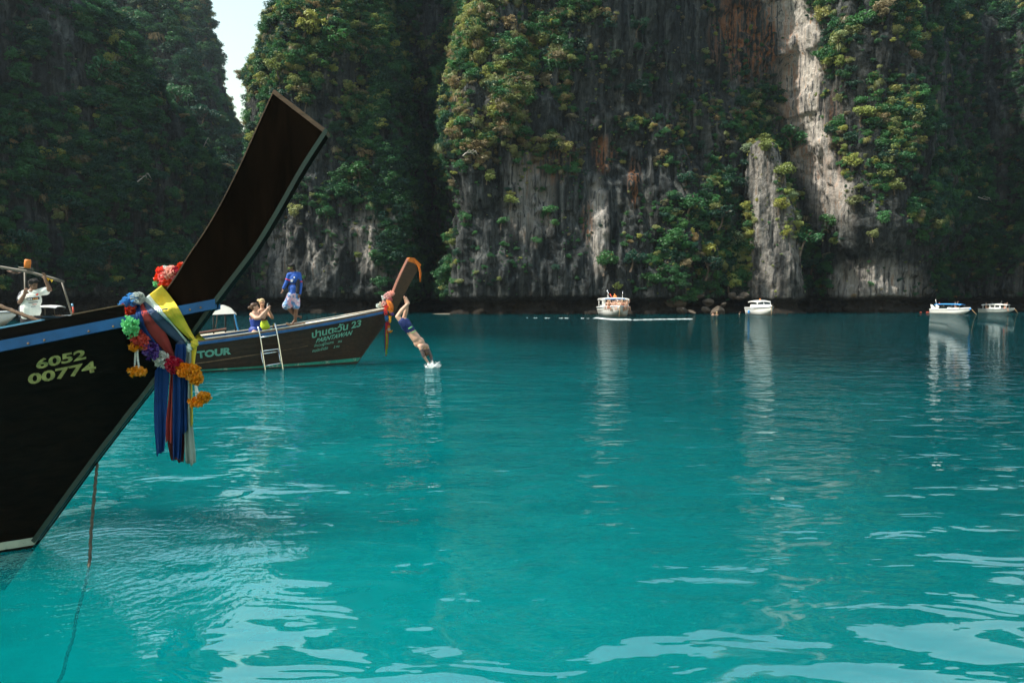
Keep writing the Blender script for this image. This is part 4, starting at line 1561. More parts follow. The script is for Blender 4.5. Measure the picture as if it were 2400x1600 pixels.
def G(u, v, off=0.05):
    return nb.on(u, v, off)
gar = empty("flower_garland", G(323, 700), "long multicoloured paper flower garland draped diagonally across the near boat", "garland")
SEG = [('white', [(326, 697), (319, 700)], 11), ('blue', [(316, 701), (303, 708), (298, 714)], 15), ('red', [(301, 725), (298, 738)], 17), ('green', [(303, 756), (310, 774)], 16),
       ('coral', [(319, 788), (327, 797), (338, 805)], 16), ('purple', [(346, 812), (358, 828)], 17), ('white', [(370, 836), (384, 846)], 16),
       ('crimson', [(398, 851), (416, 860)], 17), ('marigold', [(428, 866), (434, 869)], 15), ('marigold', [(446, 870), (456, 874)], 17), ('marigold', [(457, 884), (461, 888)], 13)]
YG = kY - 0.075
for i, (c, px, rp) in enumerate(SEG):
    pts = []
    for (u, v) in px:
        p = G(u, v, 0.055)
        if u > 392:
            p = at(u, v, min(p.y, YG))
        pts.append(p)
    cluster(gar, c, pts, rp * 5.2 / 1600, 40 + i, n=150)
cluster(gar, 'marigold', [G(312, 812, 0.06), G(324, 813, 0.06)], 0.034, 77, 110, 0.022)

def beads(root, pts, r, n, mat="bead_white"):
    P = catmull(pts, n)
    for p in P:
        o = bpy.data.objects.new("bead", BEAD)
        COL.objects.link(o)
        o.parent = root
        o.matrix_parent_inverse = Matrix.LocRotScale(root.location, root.rotation_euler, root.scale).inverted()
        o.location = Vector(p)
        o.scale = (r, r, r)
plain("bead_white", (0.66, 0.66, 0.60), 0.5, var=0.1)
BEAD = bpy.data.meshes.new("bead")
_b = MB().ell((0, 0, 0), (1, 1, 0.8), seg=8, rings=5)
BEAD.from_pydata([tuple(v) for v in _b.v], [], _b.f)
BEAD.materials.append(MATS["bead_white"])

def tassel(label, top, path, ends):
    root = empty("flower_tassel", top, label, "tassel", "bead tassels with marigold ends")
    for q in path:
        beads(root, q, 0.0085, 10)
    for i, (c, w, h) in enumerate(ends):
        mb = ruffle([c + Vector((-w * 0.6, 0, 0)), c, c + Vector((w * 0.6, 0, 0))], h, 130, 0.024, 91 + i)
        mb.build("marigold_end", "petals_marigold", root)
    return root
t0 = G(320, 822, 0.06)
YT = t0.y
tassel("bead tassel with flat orange marigold end hanging on the hull left of the sashes", t0,
       [[at(318, 820, YT), at(317, 840, YT), at(316, 862, YT)], [at(322, 820, YT - .01), at(323, 840, YT - .01), at(326, 861, YT - .01)]], [(at(323, 870, YT), 0.055, 0.030)])
tassel("bead tassel with two orange marigold ends hanging right of the cloth tails", at(458, 895, YG),
       [[at(457, 896, YG), at(459, 913, YG), at(461, 932, YG)], [at(460, 905, YG - .01), at(464, 918, YG - .01), at(470, 927, YG - .01)]], [(at(460, 942, YG), 0.035, 0.030), (at(479, 930, YG), 0.018, 0.036)])
# flower bunch behind the prow's inner edge
fb = empty("flower_bunch", at(395, 650, 5.55), "bunch of red, pink and white paper flowers tied on top of the prow's inner edge", "flowers")
for i, (c, u, v, r) in enumerate([('palepink', 400, 636, 13), ('pink', 408, 644, 12), ('red', 372, 652, 11), ('pink', 382, 648, 12), ('red', 392, 660, 12), ('red', 380, 664, 10), ('coral', 376, 635, 9), ('white', 388, 634, 9), ('green', 368, 664, 6), ('palepink', 392, 646, 12), ('crimson', 412, 634, 8), ('red', 424, 624, 6)]):
    cluster(fb, c, [at(u, v, 5.56 + 0.02 * (i % 3)), at(u + 3, v, 5.6)], r * 5.5 / 1600, 200 + i, 80, 0.022, "flower")

# ---------------------------------------------------------------- second longtail boat
B2_O = at_z(837, 851, 0)
b2_root = empty("longtail_boat", B2_O, "brown wooden longtail tour boat with mint green lettering, ladder and standing people", "boat")
ST2 = [(837, 850), (868, 806), (899, 763), (927, 724)]
b2 = Longtail(b2_root, B2_O, math.radians(27), 0.0, ST2, 1.62, lambda d: 0.195 * d - 0.0078 * d * d, 9.5, (0.55, 0.86), (2.2, 1.9), -0.3)
b2.fall = 0.3
b2.zs = b2.plane_sz(927, 724)[1]
b2.planks(8, "varnished_wood", mats=lambda i: "antifoul" if i < 1 else "varnished_wood")
b2.strip("rub_rail", "blue_paint", 1.0, -0.04, 0.035, -0.01, 0.04)
b2.strip("washboard", "bare_wood", 1.0, 0.035, 0.085, -0.022, 0.0)
b2.strip("gunwale_cap", "cream_deck", 1.0, 0.085, 0.105, -0.075, 0.01)
b2.strip("inwale", "blue_paint", 1.0, 0.02, 0.082, -0.06, -0.024, dmin=1.2)
FR2 = [(983, 622), (974, 637), (957, 667), (938, 702), (927, 724)]
BK2 = [(957, 606), (943, 634), (930, 663), (921, 685), (909, 709)]
f2, k2 = catmull(FR2, 20), catmull(BK2, 20)
b2.board("prow_board", "varnished_wood", [tuple(p) for p in k2] + [(899, 735), (915, 745)] + [tuple(p) for p in f2[::-1]], 0.125)
b2.board("stem_post", "varnished_wood", [(p[0], p[1]) for p in catmull(FR2[3:] + ST2[::-1][1:], 24)] + [(p[0] - 4, p[1] - 2) for p in catmull(FR2[3:] + ST2[::-1][1:], 24)][::-1], 0.06)
b2.board("prow_face", "red_wood", [(p[0] - 1.6, p[1] - 0.5) for p in k2] + [tuple(p) for p in k2[::-1]], 0.123)
def b2_wl(side):
    rows = []
    for z0, k in ((0.15, 0.10), (0.08, 0.03)):
        row = []
        for d in b2.ds(24):
            zz = z0 * math.exp(-d / 3.2) + 0.03 if k > 0.05 else 0.055 * math.exp(-d / 3.5) + 0.012
            w = (zz - b2.zk) / (b2.zs - b2.zk)
            for _ in range(6):
                p = b2.hp(w, d, side, 0.016)
                w += (zz - p.z) / (b2.zs - b2.zk)
            row.append(p)
        rows.append(row)
    MB().slab(rows, b2.R * (-0.004 * side)).build("waterline_stripe", "mint_band", b2_root)
b2_wl(1)
b2_wl(-1)
b2.deck("foredeck", "cream_deck", 0.06, 0.12, 2.7, 0.06, boards=4, crown=0.02)
b2.deck("floor_board", "bare_wood", -0.52, 2.75, 9.2, 0.16, boards=6)
b2.ribs([3.0, 3.7, 4.4, 5.1, 5.8, 6.5, 7.2, 7.9], "varnished_wood", 0.45)
b2.transom("varnished_wood")
for d in (3.3, 5.6):                      # thwarts
    P, Q = b2.hp(0.86, d, -1, -0.03), b2.hp(0.86, d, 1, -0.03)
    MB().slab([[P, Q], [P - b2.H * 0.22, Q - b2.H * 0.22]], (0, 0, -0.03)).build("thwart", "bare_wood", b2_root)
b2.bvh()
b2.lettering("boat_name_lettering", "ปานตะวัน 23", [(731, 793), (845, 765), (848, 746.5), (731, 774.5)], "mint_letters", 0.014, 0.03)
b2.lettering("boat_name_lettering", "PARNTAWAN", [(740, 803.5), (822.5, 785), (827, 773.5), (744, 793)], "mint_letters", 0.014, 0.03)
b2.lettering("capacity_lettering", "จำนวนผู้โดยสาร", [(735.5, 816), (781, 806.5), (783, 797), (737, 806)], "mint_letters", 0.014, 0.012)
b2.lettering("capacity_lettering", "คน", [(792, 803.5), (800.5, 801.5), (801.5, 796.5), (793, 798.5)], "mint_letters", 0.014, 0.012)
b2.lettering("crew_lettering", "คนประจำเรือ", [(732, 826), (768, 818), (769.5, 810.5), (733, 818)], "mint_letters", 0.014, 0.012)
b2.lettering("crew_lettering", "2 คน", [(781.5, 816), (795, 813), (796.5, 807.5), (783, 810)], "mint_letters", 0.014, 0.012)
b2.lettering("tour_lettering", "TOUR", [(463, 840.5), (541.5, 830), (543, 813), (461, 823)], "mint_letters", 0.014, 0.05)

# boarding ladder hooked over the side
lad = empty("boarding_ladder", b2.on(634, 800, 0.1), "shiny steel boarding ladder hooked over the tour boat's side", "ladder")
def LY(u, v, off):
    return b2.on(u, min(v, 846), off)
yl = b2.on(610, 800, 0.09).y
yr = b2.on(650, 795, 0.09).y
for (tu, tv, bu, bv, Y) in ((603.5, 766, 623, 874, yl), (643, 759, 664.5, 872, yr)):
    top = at(tu + 0.5, tv, Y)
    inside = at(tu - 4, tv + 16, Y + 0.34)
    pts = catmull([inside, at(tu - 2.2, tv + 4, Y + 0.27), at(tu - 0.5, tv - 0.5, Y + 0.14), at(tu + 2.2, tv + 3, Y + 0.02), at(lerp(tu, bu, .25) + 2, lerp(tv, bv, .25), Y - .02), at(lerp(tu, bu, .6) + 1, lerp(tv, bv, .6), Y - .04), at(bu, bv + 3, Y - 0.07)], 26)
    MB().tube(pts.tolist(), 0.02, 8).build("side_rail", "steel", lad, True)
    MB().tube([at(lerp(tu, bu, .48) - 2.2, lerp(tv, bv, .48), Y + .02), at(lerp(tu, bu, .75) - 2.6, lerp(tv, bv, .75), Y - .02), at(bu - 2.4, bv - 10, Y - .05)], 0.016, 8).build("folding_rail", "steel", lad, True)
for (a, b) in (((611, 791), (648.5, 784)), ((616.5, 822.5), (655, 817)), ((618, 829), (652, 823.5)), ((624, 857), (661, 850))):
    MB().tube([at(a[0] - 1, a[1], yl - .03), at(b[0] + 1, b[1], yr - .03)], 0.019, 8).build("rung", "steel", lad, True)

# coil of rope on the second boat's foredeck
cp = b2.hp(1.0, 2.95, -0.25, 0, 0.02)
mb = MB()
hoop = []
for i in range(61):
    a = i / 60 * 2 * math.pi * 4
    hoop.append(cp + b2.H * (0.26 * math.cos(a)) + b2.R * (0.22 * math.sin(a)) + Vector((0, 0, 0.012 * i / 15 + 0.06 * math.cos(a) ** 2)))
tag(mb.tube(hoop, 0.02, 6).build("rope_coil", "rope_fibre", None, True), "coiled brown rope lying inside the tour boat's bow", "rope")
mb = MB()
c2 = b2.hp(1.0, 3.5, 0.25, 0, 0.0)
plain("line_green", (0.06, 0.25, 0.17), 0.8)
mb.tube([c2 + b2.H * (0.2 * math.cos(i * 0.5)) + b2.R * (0.14 * math.sin(i * 0.5)) + Vector((0, 0, 0.03 + 0.03 * math.sin(i * 1.3))) for i in range(40)], 0.012, 6)
tag(mb.build("rope_coil", "line_green", None, True), "small green line heaped inside the tour boat behind the brown coil", "rope")

# decorations of the second prow
g2 = empty("flower_garland", b2.on(905, 712, 0.1), "pink and white paper flowers with orange bow on the tour boat's prow", "garland")
Y2 = b2.on(910, 720, 0.15).y
for i, (c, u, v, r) in enumerate([('palepink', 905, 694, 6), ('palepink', 912, 690, 6), ('palepink', 918, 687, 5), ('white', 899, 697, 5), ('palepink', 908, 699, 6), ('pink', 912, 702, 5), ('white', 893, 714, 5), ('white', 887, 716, 4), ('palepink', 899, 711, 6), ('coral', 906, 717, 5)]):
    cluster(g2, c, [at(u, v, Y2 + 0.06), at(u + 2, v, Y2 + 0.1)], r * Y2 / 1600, 300 + i, 60, 0.045)
def band2(name, mat, edges, Y, seed, root):
    rows = []
    for (v, ul, ur) in edges:
        rows.append([at(lerp(ul, ur, j / 6), v, Y + 0.025 * math.sin(2.4 * j + seed)) for j in range(7)])
    MB().slab(rows, (0, 0.006, 0)).build(name, mat, root, True)
band2("orange_bow", "cloth_orange", [(703, 905, 914), (712, 907, 921), (720, 912, 923), (730, 917, 922)], Y2 - 0.02, 0.5, g2)
tg = empty("flower_tassel", at(905, 722, Y2), "tassel of orange, blue and red flower segments on the tour boat's prow", "tassel", "bead tassels with marigold ends")
for i, (c, u0, v0, u1, v1, r) in enumerate([('coral', 903, 723, 904, 737, 3.6), ('blue', 905, 741, 907, 751, 3.8), ('crimson', 908, 755, 910, 762, 3.6), ('marigold', 911, 724, 917, 732, 3.8), ('purple', 919, 735, 920, 737, 3), ('yellow', 914, 741, 914, 754, 2.2), ('marigold', 911, 763, 911, 768, 2.6), ('white', 911, 771, 912, 773, 2.4), ('marigold', 909, 776, 916, 776, 2.8)]):
    cluster(tg, c, [at(u0, v0, Y2 - .05), at(u1, v1, Y2 - .05)], r * Y2 / 1600, 330 + i, 70, 0.03)
rb2 = empty("sash", at(904, 758, Y2), "red, yellow and green ribbons trailing from the tour boat's prow", "ribbons")
plain("ribbon_red", (0.60, 0.03, 0.03), 0.6)
plain("ribbon_yellow", (0.70, 0.55, 0.04), 0.6)
plain("ribbon_green", (0.30, 0.55, 0.05), 0.6)
for (m, e, s) in (("cloth_navy", [(757, 901, 903), (790, 901.2, 902.6), (822, 901, 902.4)], 1), ("ribbon_red", [(757, 903, 909), (790, 903, 907), (812, 903, 906), (834, 903.5, 905.5)], 2),
                  ("ribbon_red", [(775, 907, 909.5), (800, 907.5, 910.5), (818, 906, 909)], 3), ("ribbon_green", [(782, 906, 908.5), (810, 905, 908), (831, 904, 907)], 4), ("ribbon_yellow", [(772, 905, 906.5), (805, 904.5, 906), (828, 903.5, 905)], 5)):
    band2("ribbon", m, e, Y2 - 0.06 - 0.012 * s, s, rb2)
cl = empty("prow_cloth", at(968, 612, 22), "orange cloth tied over the tip of the tour boat's prow with a loose end", "cloth")
yt = at_plane(968, 612, B2_O, b2.R).y - 0.12
b2.board("cap_cloth", "cloth_orange", [(953, 613), (957, 604), (968, 605), (984, 620.5), (981, 627), (966, 617)], 0.135, cl)
band2("loose_end", "cloth_orange", [(609, 966, 969), (617, 974, 978), (627, 980, 985), (640, 983, 988), (650, 983, 987), (661, 983, 986.5)], yt, 0.2, cl)

# ---------------------------------------------------------------- covered boat behind the tour boat
cb = empty("covered_boat", at(505, 800, 23), "covered wooden boat with white canvas hood behind the tour boat", "boat")
hull = [at(380, 800, 22.2), at(556, 776, 23.4), at(534, 802, 23.3), at(380, 815, 22.2)]
hull[2].z = -0.2
hull[3].z = -0.2
MB().prism(hull, (-0.5, 1.3, 0)).build("hull", "cream_tarp", cb)
MB().tube([at(380, 793.5, 22.15), at(460, 781, 22.6), at(530, 770.5, 23.2)], 0.045, 6).build("gunwale", "red_wood", cb)
MB().tube([at(380, 808, 22.12), at(460, 798, 22.6), at(550, 783, 23.3)], 0.02, 6).build("rub_strip", "bare_wood", cb)
hood = []
Yh = 23.6
for i in range(9):
    f = i / 8
    u0 = lerp(489, 554, f)
    k = math.sin(math.pi * min(max((f - 0.02) / 0.96, 0), 1)) ** 0.45
    vtop = 737 - 23.5 * k + 0.6
    hood.append([at(u0 + (6 if 0 < i < 8 else 0) * (0.5 - f), vtop, Yh + dy) for dy in (0.0, 0.25, 0.5, 0.75, 1.0)])
MB().slab(hood, (0, 0, -0.02)).build("canvas_hood", "white_canvas", cb, True)
MB().grid([[at(lerp(489, 554, i / 8), 738 - 0.4 * i, Yh), hood[i][0]] for i in range(9)]).build("hood_front", "white_canvas", cb)
for (a, b) in (((527.5, 737), (529, 782)), ((549, 736), (553, 780)), ((500, 738), (501, 785))):
    MB().tube([at(*a, Yh + .05), at(*b, Yh + .05)], 0.028, 7).build("post", "dark_void", cb, True)
MB().tube(catmull([at(550, 737, Yh - .05), at(553, 752, Yh - .05), at(556, 766, Yh - .08), at(562, 780, Yh - .1)], 12).tolist(), 0.028, 6).build("blue_line", "blue_rope", cb, True)
MB().tube(catmull([at(509, 738, Yh - .03), at(508, 752, Yh - .03), at(505, 768, Yh - .05)], 8).tolist(), 0.012, 5).build("tie_rope", "rope_fibre", cb, True)

# ---------------------------------------------------------------- motor boats
plain("navy_trim", (0.03, 0.08, 0.14), 0.3, var=0.1)
plain("grey_hull", (0.36, 0.40, 0.39), 0.35, var=0.2, scale=2)
plain("tinted_glass", (0.012, 0.02, 0.024), 0.08, var=0.1, spec=0.7)
plain("blue_canvas", (0.05, 0.26, 0.62), 0.7, var=0.12, scale=3)
plain("buoy_orange", (0.70, 0.20, 0.03), 0.5)
plain("buoy_red", (0.60, 0.09, 0.05), 0.5)
plain("black_rubber", (0.012, 0.012, 0.014), 0.5)
plain("rope_tan", (0.30, 0.20, 0.10), 0.9)

class Motor:
    """planing hull in its own axes: x forward, y to port, z up"""
    def __init__(s, name, label, pos, head, L, B, F, group="motor boats moored along the cliff", mat="white_gel", aft=1.0):
        s.root = empty(name, pos, label, "boat", group, rz=math.atan2(head[1], head[0]))
        s.L, s.B, s.F = L, B, F
        n = 17
        st = [i / (n - 1) for i in range(n)]
        def hb(t):
            return B / 2 * (1 - max(0, (t - 0.42) / 0.58) ** 2.4) * (0.93 + 0.07 * min(1, t * 3))
        s.hb = hb
        s.sheer = lambda t: F * (aft + (1.22 - aft) * t * t)
        rows = []
        for t in st:
            x = (t - 0.5) * L
            rise = max(0, (t - 0.6) / 0.4) ** 2.2
            kz = -0.35 + rise * (F * 0.75 + 0.35)
            cz = 0.05 + rise * F * 0.72
            c = hb(t) * (0.86 - 0.30 * rise)
            sh = s.sheer(t)
            flare = hb(t)
            row = []
            for (y, z) in ((0, kz), (c * 0.55, lerp(kz, cz, 0.6)), (c, cz), (lerp(c, flare, .55), lerp(cz, sh, .5)), (flare, sh - 0.16), (flare + 0.03, sh - 0.14), (flare + 0.03, sh - 0.05), (flare, sh)):
                row.append((x + (0.16 * L * 0.5) * 0 + max(0, t - 0.85) / 0.15 * (z - kz) * 0.25, y, z))
            rows.append(row)
        for side in (1, -1):
            pass
        P = []
        for row in rows:
            full = [(x, -y, z) for (x, y, z) in row[::-1]] + [(x, y, z) for (x, y, z) in row[1:]]
            P.append(full)
        mb = MB().grid(P)
        m = len(P[0])
        mb.f.append(tuple(range(m)))                      # transom
        s.put(mb, "hull", mat, True)
        # rubbing strake line
        for side in (1, -1):
            rail = [(r[5][0], side * (r[5][1] + 0.012), r[5][2] + 0.03) for r in rows]
            s.put(MB().tube(rail, 0.03, 6), "rubbing_strake", "navy_trim", True)
        s.rows = rows

    def put(s, mb, name, mat, smooth=False):
        me_o = mb.build(name, mat, None, smooth)
        me_o.parent = s.root
        return me_o

    def top(s, t0, t1, dz=-0.02, name="deck", mat="white_gel", crown=0.06, inset=0.0):
        P = []
        for i in range(12):
            t = lerp(t0, t1, i / 11)
            x = (t - 0.5) * s.L
            h = max(s.hb(t) - inset, 0.01)
            P.append([(x + max(0, t - 0.85) / 0.15 * 0.25 * s.F, y * h, s.sheer(t) + dz + crown * (1 - y * y)) for y in (-1, -.6, -.2, .2, .6, 1)])
        s.put(MB().slab(P, (0, 0, -0.04)), name, mat)

    def box(s, name, mat, x0, x1, y0, y1, z0, z1, tx=0.0, ty=0.0):
        """block, optionally tapered towards its top"""
        v = []
        for z, k in ((z0, 0), (z1, 1)):
            a, b = x0 + tx * k, x1 - tx * k
            c, d = y0 + ty * k, y1 - ty * k
            v += [(a, c, z), (b, c, z), (b, d, z), (a, d, z)]
        mb = MB().add(v, [(3, 2, 1, 0), (4, 5, 6, 7), (0, 1, 5, 4), (1, 2, 6, 5), (2, 3, 7, 6), (3, 0, 4, 7)])
        return s.put(mb, name, mat)

    def roof(s, name, mat, x0, x1, w, z, th=0.08, crown=0.12, nose=0.0):
        P = []
        for i in range(9):
            f = i / 8
            x = lerp(x0, x1, f)
            ww = w / 2 * (1 - nose * max(0, (f - .6) / .4) ** 2)
            drop = 0.10 * (2 * f - 1) ** 4
            P.append([(x, y * ww, z + crown * (1 - y * y) - drop) for y in (-1, -.75, -.4, 0, .4, .75, 1)])
        s.put(MB().slab(P, (0, 0, -th)), name, mat, False)

    def pole(s, name, mat, pts, r=0.03):
        s.put(MB().tube(pts, r, 7), name, mat, True)

    def engine(s, y):
        x = -s.L / 2
        s.put(MB().ell((x - 0.25, y, s.F + 0.1), (0.24, 0.2, 0.3), seg=10, rings=7).box((x - 0.22, y, s.F - 0.45), (0.16, 0.14, 0.8)), "outboard_engine", "black_rubber", True)

def heading_from(p, du, dv):
    return Vector((du, dv, 0)).normalized()

# big cruiser coming straight at us
p = at_z(1444, 742, 0)
S1 = Motor("speedboat", "largest white speedboat, crowded with passengers on its bow", (p.x + 0.3, p.y + 3.4, 0), (-0.02, -1), 9.0, 3.25, 1.02)
S1.top(0.0, 0.62, -0.35, "cockpit_floor")
S1.top(0.62, 0.985, -0.22, "foredeck")
S1.box("side_cabin", "white_gel", -1.2, 1.0, 1.05, 1.5, 0.75, 1.95, 0.1, 0.05)
S1.box("side_cabin", "white_gel", -1.2, 1.0, -1.5, -1.05, 0.75, 1.95, 0.1, 0.05)
S1.box("cabin_window", "tinted_glass", -0.8, 0.7, 1.2, 1.515, 1.25, 1.75)
S1.box("cabin_window", "tinted_glass", -0.8, 0.7, -1.515, -1.2, 1.25, 1.75)
S1.box("windscreen", "tinted_glass", 0.78, 0.9, -1.05, 1.05, 1.15, 1.95)
S1.roof("hardtop", "white_gel", -4.0, 1.4, 2.95, 2.0, 0.14, 0.1)
S1.box("sun_visor", "blue_canvas", 0.9, 1.45, -1.2, 1.0, 1.87, 1.95)
S1.pole("antenna", "steel", [(-0.3, -0.75, 2.05), (-0.3, -0.75, 3.0)], 0.025)
S1.pole("antenna", "steel", [(-0.3, 0.95, 2.05), (-0.35, 1.0, 2.85)], 0.025)
S1.pole("antenna", "steel", [(-0.6, -0.6, 2.05), (-0.65, -0.62, 2.8)], 0.025)
for y in (-1.35, 1.35):
    S1.pole("roof_post", "white_gel", [(-3.6, y, 0.9), (-3.6, y, 2.0)], 0.05)
S1.put(MB().ell((-0.2, 0.1, 2.22), (0.22, 0.22, 0.12)), "life_ring", "buoy_orange", True)
for i, (y, c) in enumerate(((-0.15, "buoy_red"), (0.35, "buoy_orange"))):
    S1.pole("flag", c, [(-0.8, y, 2.05), (-0.9, y - 0.25, 2.5)], 0.05)
S1.pole("bow_rail", "steel", [(1.2, 1.5, 1.35), (2.8, 1.2, 1.6), (4.1, 0.45, 1.75), (4.45, 0, 1.78), (4.1, -0.45, 1.75), (2.8, -1.2, 1.6), (1.2, -1.5, 1.35)], 0.02)
S1.pole("anchor_line", "rope_tan", [(4.62, 0, 1.15), (4.75, -0.05, 0.5), (4.8, -0.1, -0.05)], 0.03)
S1.engine(-0.6)
S1.engine(0.6)

# smaller cabin boat bow-on by the pillar
p = at_z(1783, 738.5, 0)
S2 = Motor("speedboat", "small white cabin speedboat moored in front of the rock pillar", (p.x + 0.75, p.y + 1.8, 0), (0.03, -1), 6.2, 2.35, 0.95)
S2.top(0.0, 0.55, -0.3, "cockpit_floor")
S2.top(0.55, 0.985, 0.0, "foredeck", crown=0.14)
S2.box("cabin", "white_gel", -1.6, 0.9, -0.98, 0.98, 0.8, 1.35, 0.12, 0.08)
S2.box("windscreen", "tinted_glass", -1.2, 0.7, -0.88, 0.88, 1.35, 1.72, 0.14, 0.06)
for y in (-0.86, 0, 0.86):
    S2.pole("window_pillar", "white_gel", [(0.78, y, 1.3), (0.5, y, 1.76)], 0.045)
S2.roof("hardtop", "white_gel", -2.1, 0.75, 2.0, 1.78, 0.12, 0.14, 0.15)
S2.put(MB().ell((-0.6, 0, 2.0), (0.1, 0.1, 0.1)), "beacon", "buoy_orange", True)
S2.pole("bow_line", "rope_tan", [(3.2, -0.05, 1.1), (3.6, -0.2, -0.05)], 0.03)
S2.put(MB().ell((-1.0, -1.3, 0.35), (0.14, 0.14, 0.26)), "fender", "blue_canvas", True)
S2.engine(0)

# boat with the blue sun awning
p = at_z(2236, 736, 0)
S3 = Motor("speedboat", "white speedboat with a blue sun awning at the right", (p.x - 0.2, p.y + 1.0, 0), (0.52, -0.85), 6.6, 2.3, 0.95)
S3.top(0.0, 0.5, -0.3, "cockpit_floor")
S3.top(0.5, 0.985, 0.0, "foredeck", crown=0.12)
S3.box("coaming", "white_gel", -2.6, 0.6, -1.05, 1.05, 0.8, 1.22, 0.2, 0.08)
S3.box("side_window", "tinted_glass", -1.8, 0.0, -1.06, 1.06, 1.0, 1.3, 0.25, 0.06)
S3.box("windscreen", "tinted_glass", 0.1, 0.5, -0.8, 0.8, 1.2, 1.5, 0.12, 0.1)
for y in (-0.95, 0.95):
    S3.put(MB().prism([(-3.0, y, 0.9), (-2.2, y, 0.9), (-2.55, y, 1.4), (-2.95, y, 1.75), (-3.2, y, 1.75)], (0, 0.1 if y < 0 else -0.1, 0)), "radar_arch", "white_gel")
S3.roof("awning", "blue_canvas", -2.6, 2.1, 1.9, 1.82, 0.05, 0.14)
for x in (-2.0, -0.8, 0.6, 1.9):
    for y in (-0.85, 0.85):
        S3.pole("awning_post", "steel", [(x, y, 1.0), (x, y, 1.84)], 0.022)
S3.pole("antenna", "white_gel", [(-2.3, -0.6, 1.8), (-2.45, -0.65, 2.75)], 0.035)
S3.put(MB().ell((-1.9, -0.3, 2.02), (0.1, 0.1, 0.12)), "beacon", "buoy_red", True)
S3.pole("bow_line", "rope_tan", [(3.5, 0, 1.0), (4.6, -0.25, -0.05)], 0.045)
S3.put(MB().ell((3.45, -0.25, 1.0), (0.2, 0.12, 0.2)), "fender", "blue_canvas", True)
S3.put(MB().ell((-3.35, -0.7, 0.5), (0.12, 0.12, 0.35)), "fender", "blue_canvas", True)
S3.engine(0.3)
# cabin boat at the right edge
p = at_z(2340, 733, 0)
S4 = Motor("cabin_boat", "grey-hulled white cabin boat nearest the right edge", (p.x, p.y + 0.8, 0), (0.60, -0.80), 6.4, 2.2, 0.85, mat="grey_hull")
S4.top(0.0, 0.985, -0.1, "deck")
S4.box("cabin", "white_gel", -1.2, 1.0, -0.85, 0.85, 0.75, 1.72, 0.04, 0.03)
for x0, x1 in ((-0.85, -0.2), (0.0, 0.75)):
    S4.box("cabin_window", "tinted_glass", x0, x1, -0.87, 0.87, 1.2, 1.58)
S4.box("windscreen", "tinted_glass", 0.9, 1.02, -0.7, 0.7, 1.25, 1.6)
S4.roof("roof", "white_gel", -2.6, 2.2, 1.95, 1.8, 0.09, 0.1)
S4.roof("roof_hatch", "white_gel", -1.0, 1.2, 1.2, 1.92, 0.1, 0.06)
for x in (-2.3, 2.0):
    for y in (-0.85, 0.85):
        S4.pole("roof_post", "white_gel", [(x, y, 0.8), (x, y, 1.8)], 0.04)
S4.pole("antenna", "steel", [(0.8, -0.3, 1.95), (1.0, -0.3, 2.6)], 0.03)
S4.pole("antenna", "steel", [(-0.7, -0.3, 1.95), (-0.9, -0.3, 2.4)], 0.025)
S4.pole("bow_line", "rope_tan", [(3.3, 0, 0.9), (4.0, -0.15, -0.05)], 0.035)
S4.engine(0)

S2.root.scale = (0.93,) * 3
S3.root.scale = (0.68,) * 3
S3.root.location.x += 0.4
S4.root.scale = (0.64,) * 3
S4.root.location.x += 0.3
# floats on the stern line of the awning boat, and others
for i, (u, v, c, lab) in enumerate([(2186, 731.5, "buoy_orange", "small orange float on the stern line of the blue-awning boat"), (2175, 733, "buoy_red", "pinkish red float left of the blue-awning boat"), (2158, 733, "buoy_red", "faint red float farthest left of the blue-awning boat"),
                                 (1606, 735, "buoy_orange", "tiny orange buoy on the water left of the swimmers")]):
    q = at_z(u, v, 0)
    tag(MB().ell(q + Vector((0, 0, 0.06)), (0.3 if i == 1 else 0.16, 0.14, 0.13), seg=10, rings=7).build("mooring_float", c, None, True), lab, "float", "floats on the water")
q = S3.root.location
tag(MB().tube(catmull([at_z(2176, 733, 0.05), at(2186, 728, 92), at(2195, 724, 92.5)], 9).tolist(), 0.03, 5).build("stern_line", "rope_tan", None, True), "thin stern line running from the blue-awning boat to its floats", "rope")

# boats at the far left, partly hidden by the near boat
p = at_z(-12, 762, 0)
S5 = Motor("speedboat", "white motor boat at the left edge behind the man in white shirt", (p.x - 1.2, p.y, 0), (0.93, -0.1), 6.0, 2.1, 0.9, "boats behind the near longtail")
S5.top(0.0, 0.985, -0.05, "deck")
S5.box("seat_block", "white_gel", -0.8, 0.6, -0.7, 0.7, 0.85, 1.2)
S5.roof("hardtop", "white_canvas", -2.4, 0.9, 1.9, 2.0, 0.06, 0.1)
for x in (-2.2, 0.8):
    for y in (-0.85, 0.85):
        S5.pole("roof_post", "steel", [(x, y, 0.9), (x, y, 2.0)], 0.025)
S5.put(MB().ell((1.2, -0.6, 1.0), (0.45, 0.25, 0.16)), "folded_cover", "blue_canvas", True)
fl = at_z(118, 757, 0)
fb_ = Motor("ferry_boat", "small dark boat under a flat white round-edged awning at the left", (fl.x, fl.y, 0), (0.35, -0.9), 5.0, 1.6, 0.55, "boats behind the near longtail", mat="antifoul")
fb_.top(0.0, 0.985, -0.05, "deck", "bare_wood")
fb_.roof("awning", "white_canvas", -1.6, 1.6, 1.5, 1.35, 0.07, 0.08)
for x in (-1.4, 1.4):
    fb_.pole("awning_post", "painted_pipe", [(x, 0, 0.5), (x, 0, 1.36)], 0.035)
fr_ = at_z(142, 752, 0)
f3 = Motor("fishing_boat", "far small boat with blue-striped hull and red bow post at the left", (fr_.x, fr_.y, 0), (0.9, -0.3), 3.2, 1.1, 0.45, "boats behind the near longtail", mat="grey_hull")
f3.top(0.0, 0.985, -0.05, "deck", "blue_canvas")
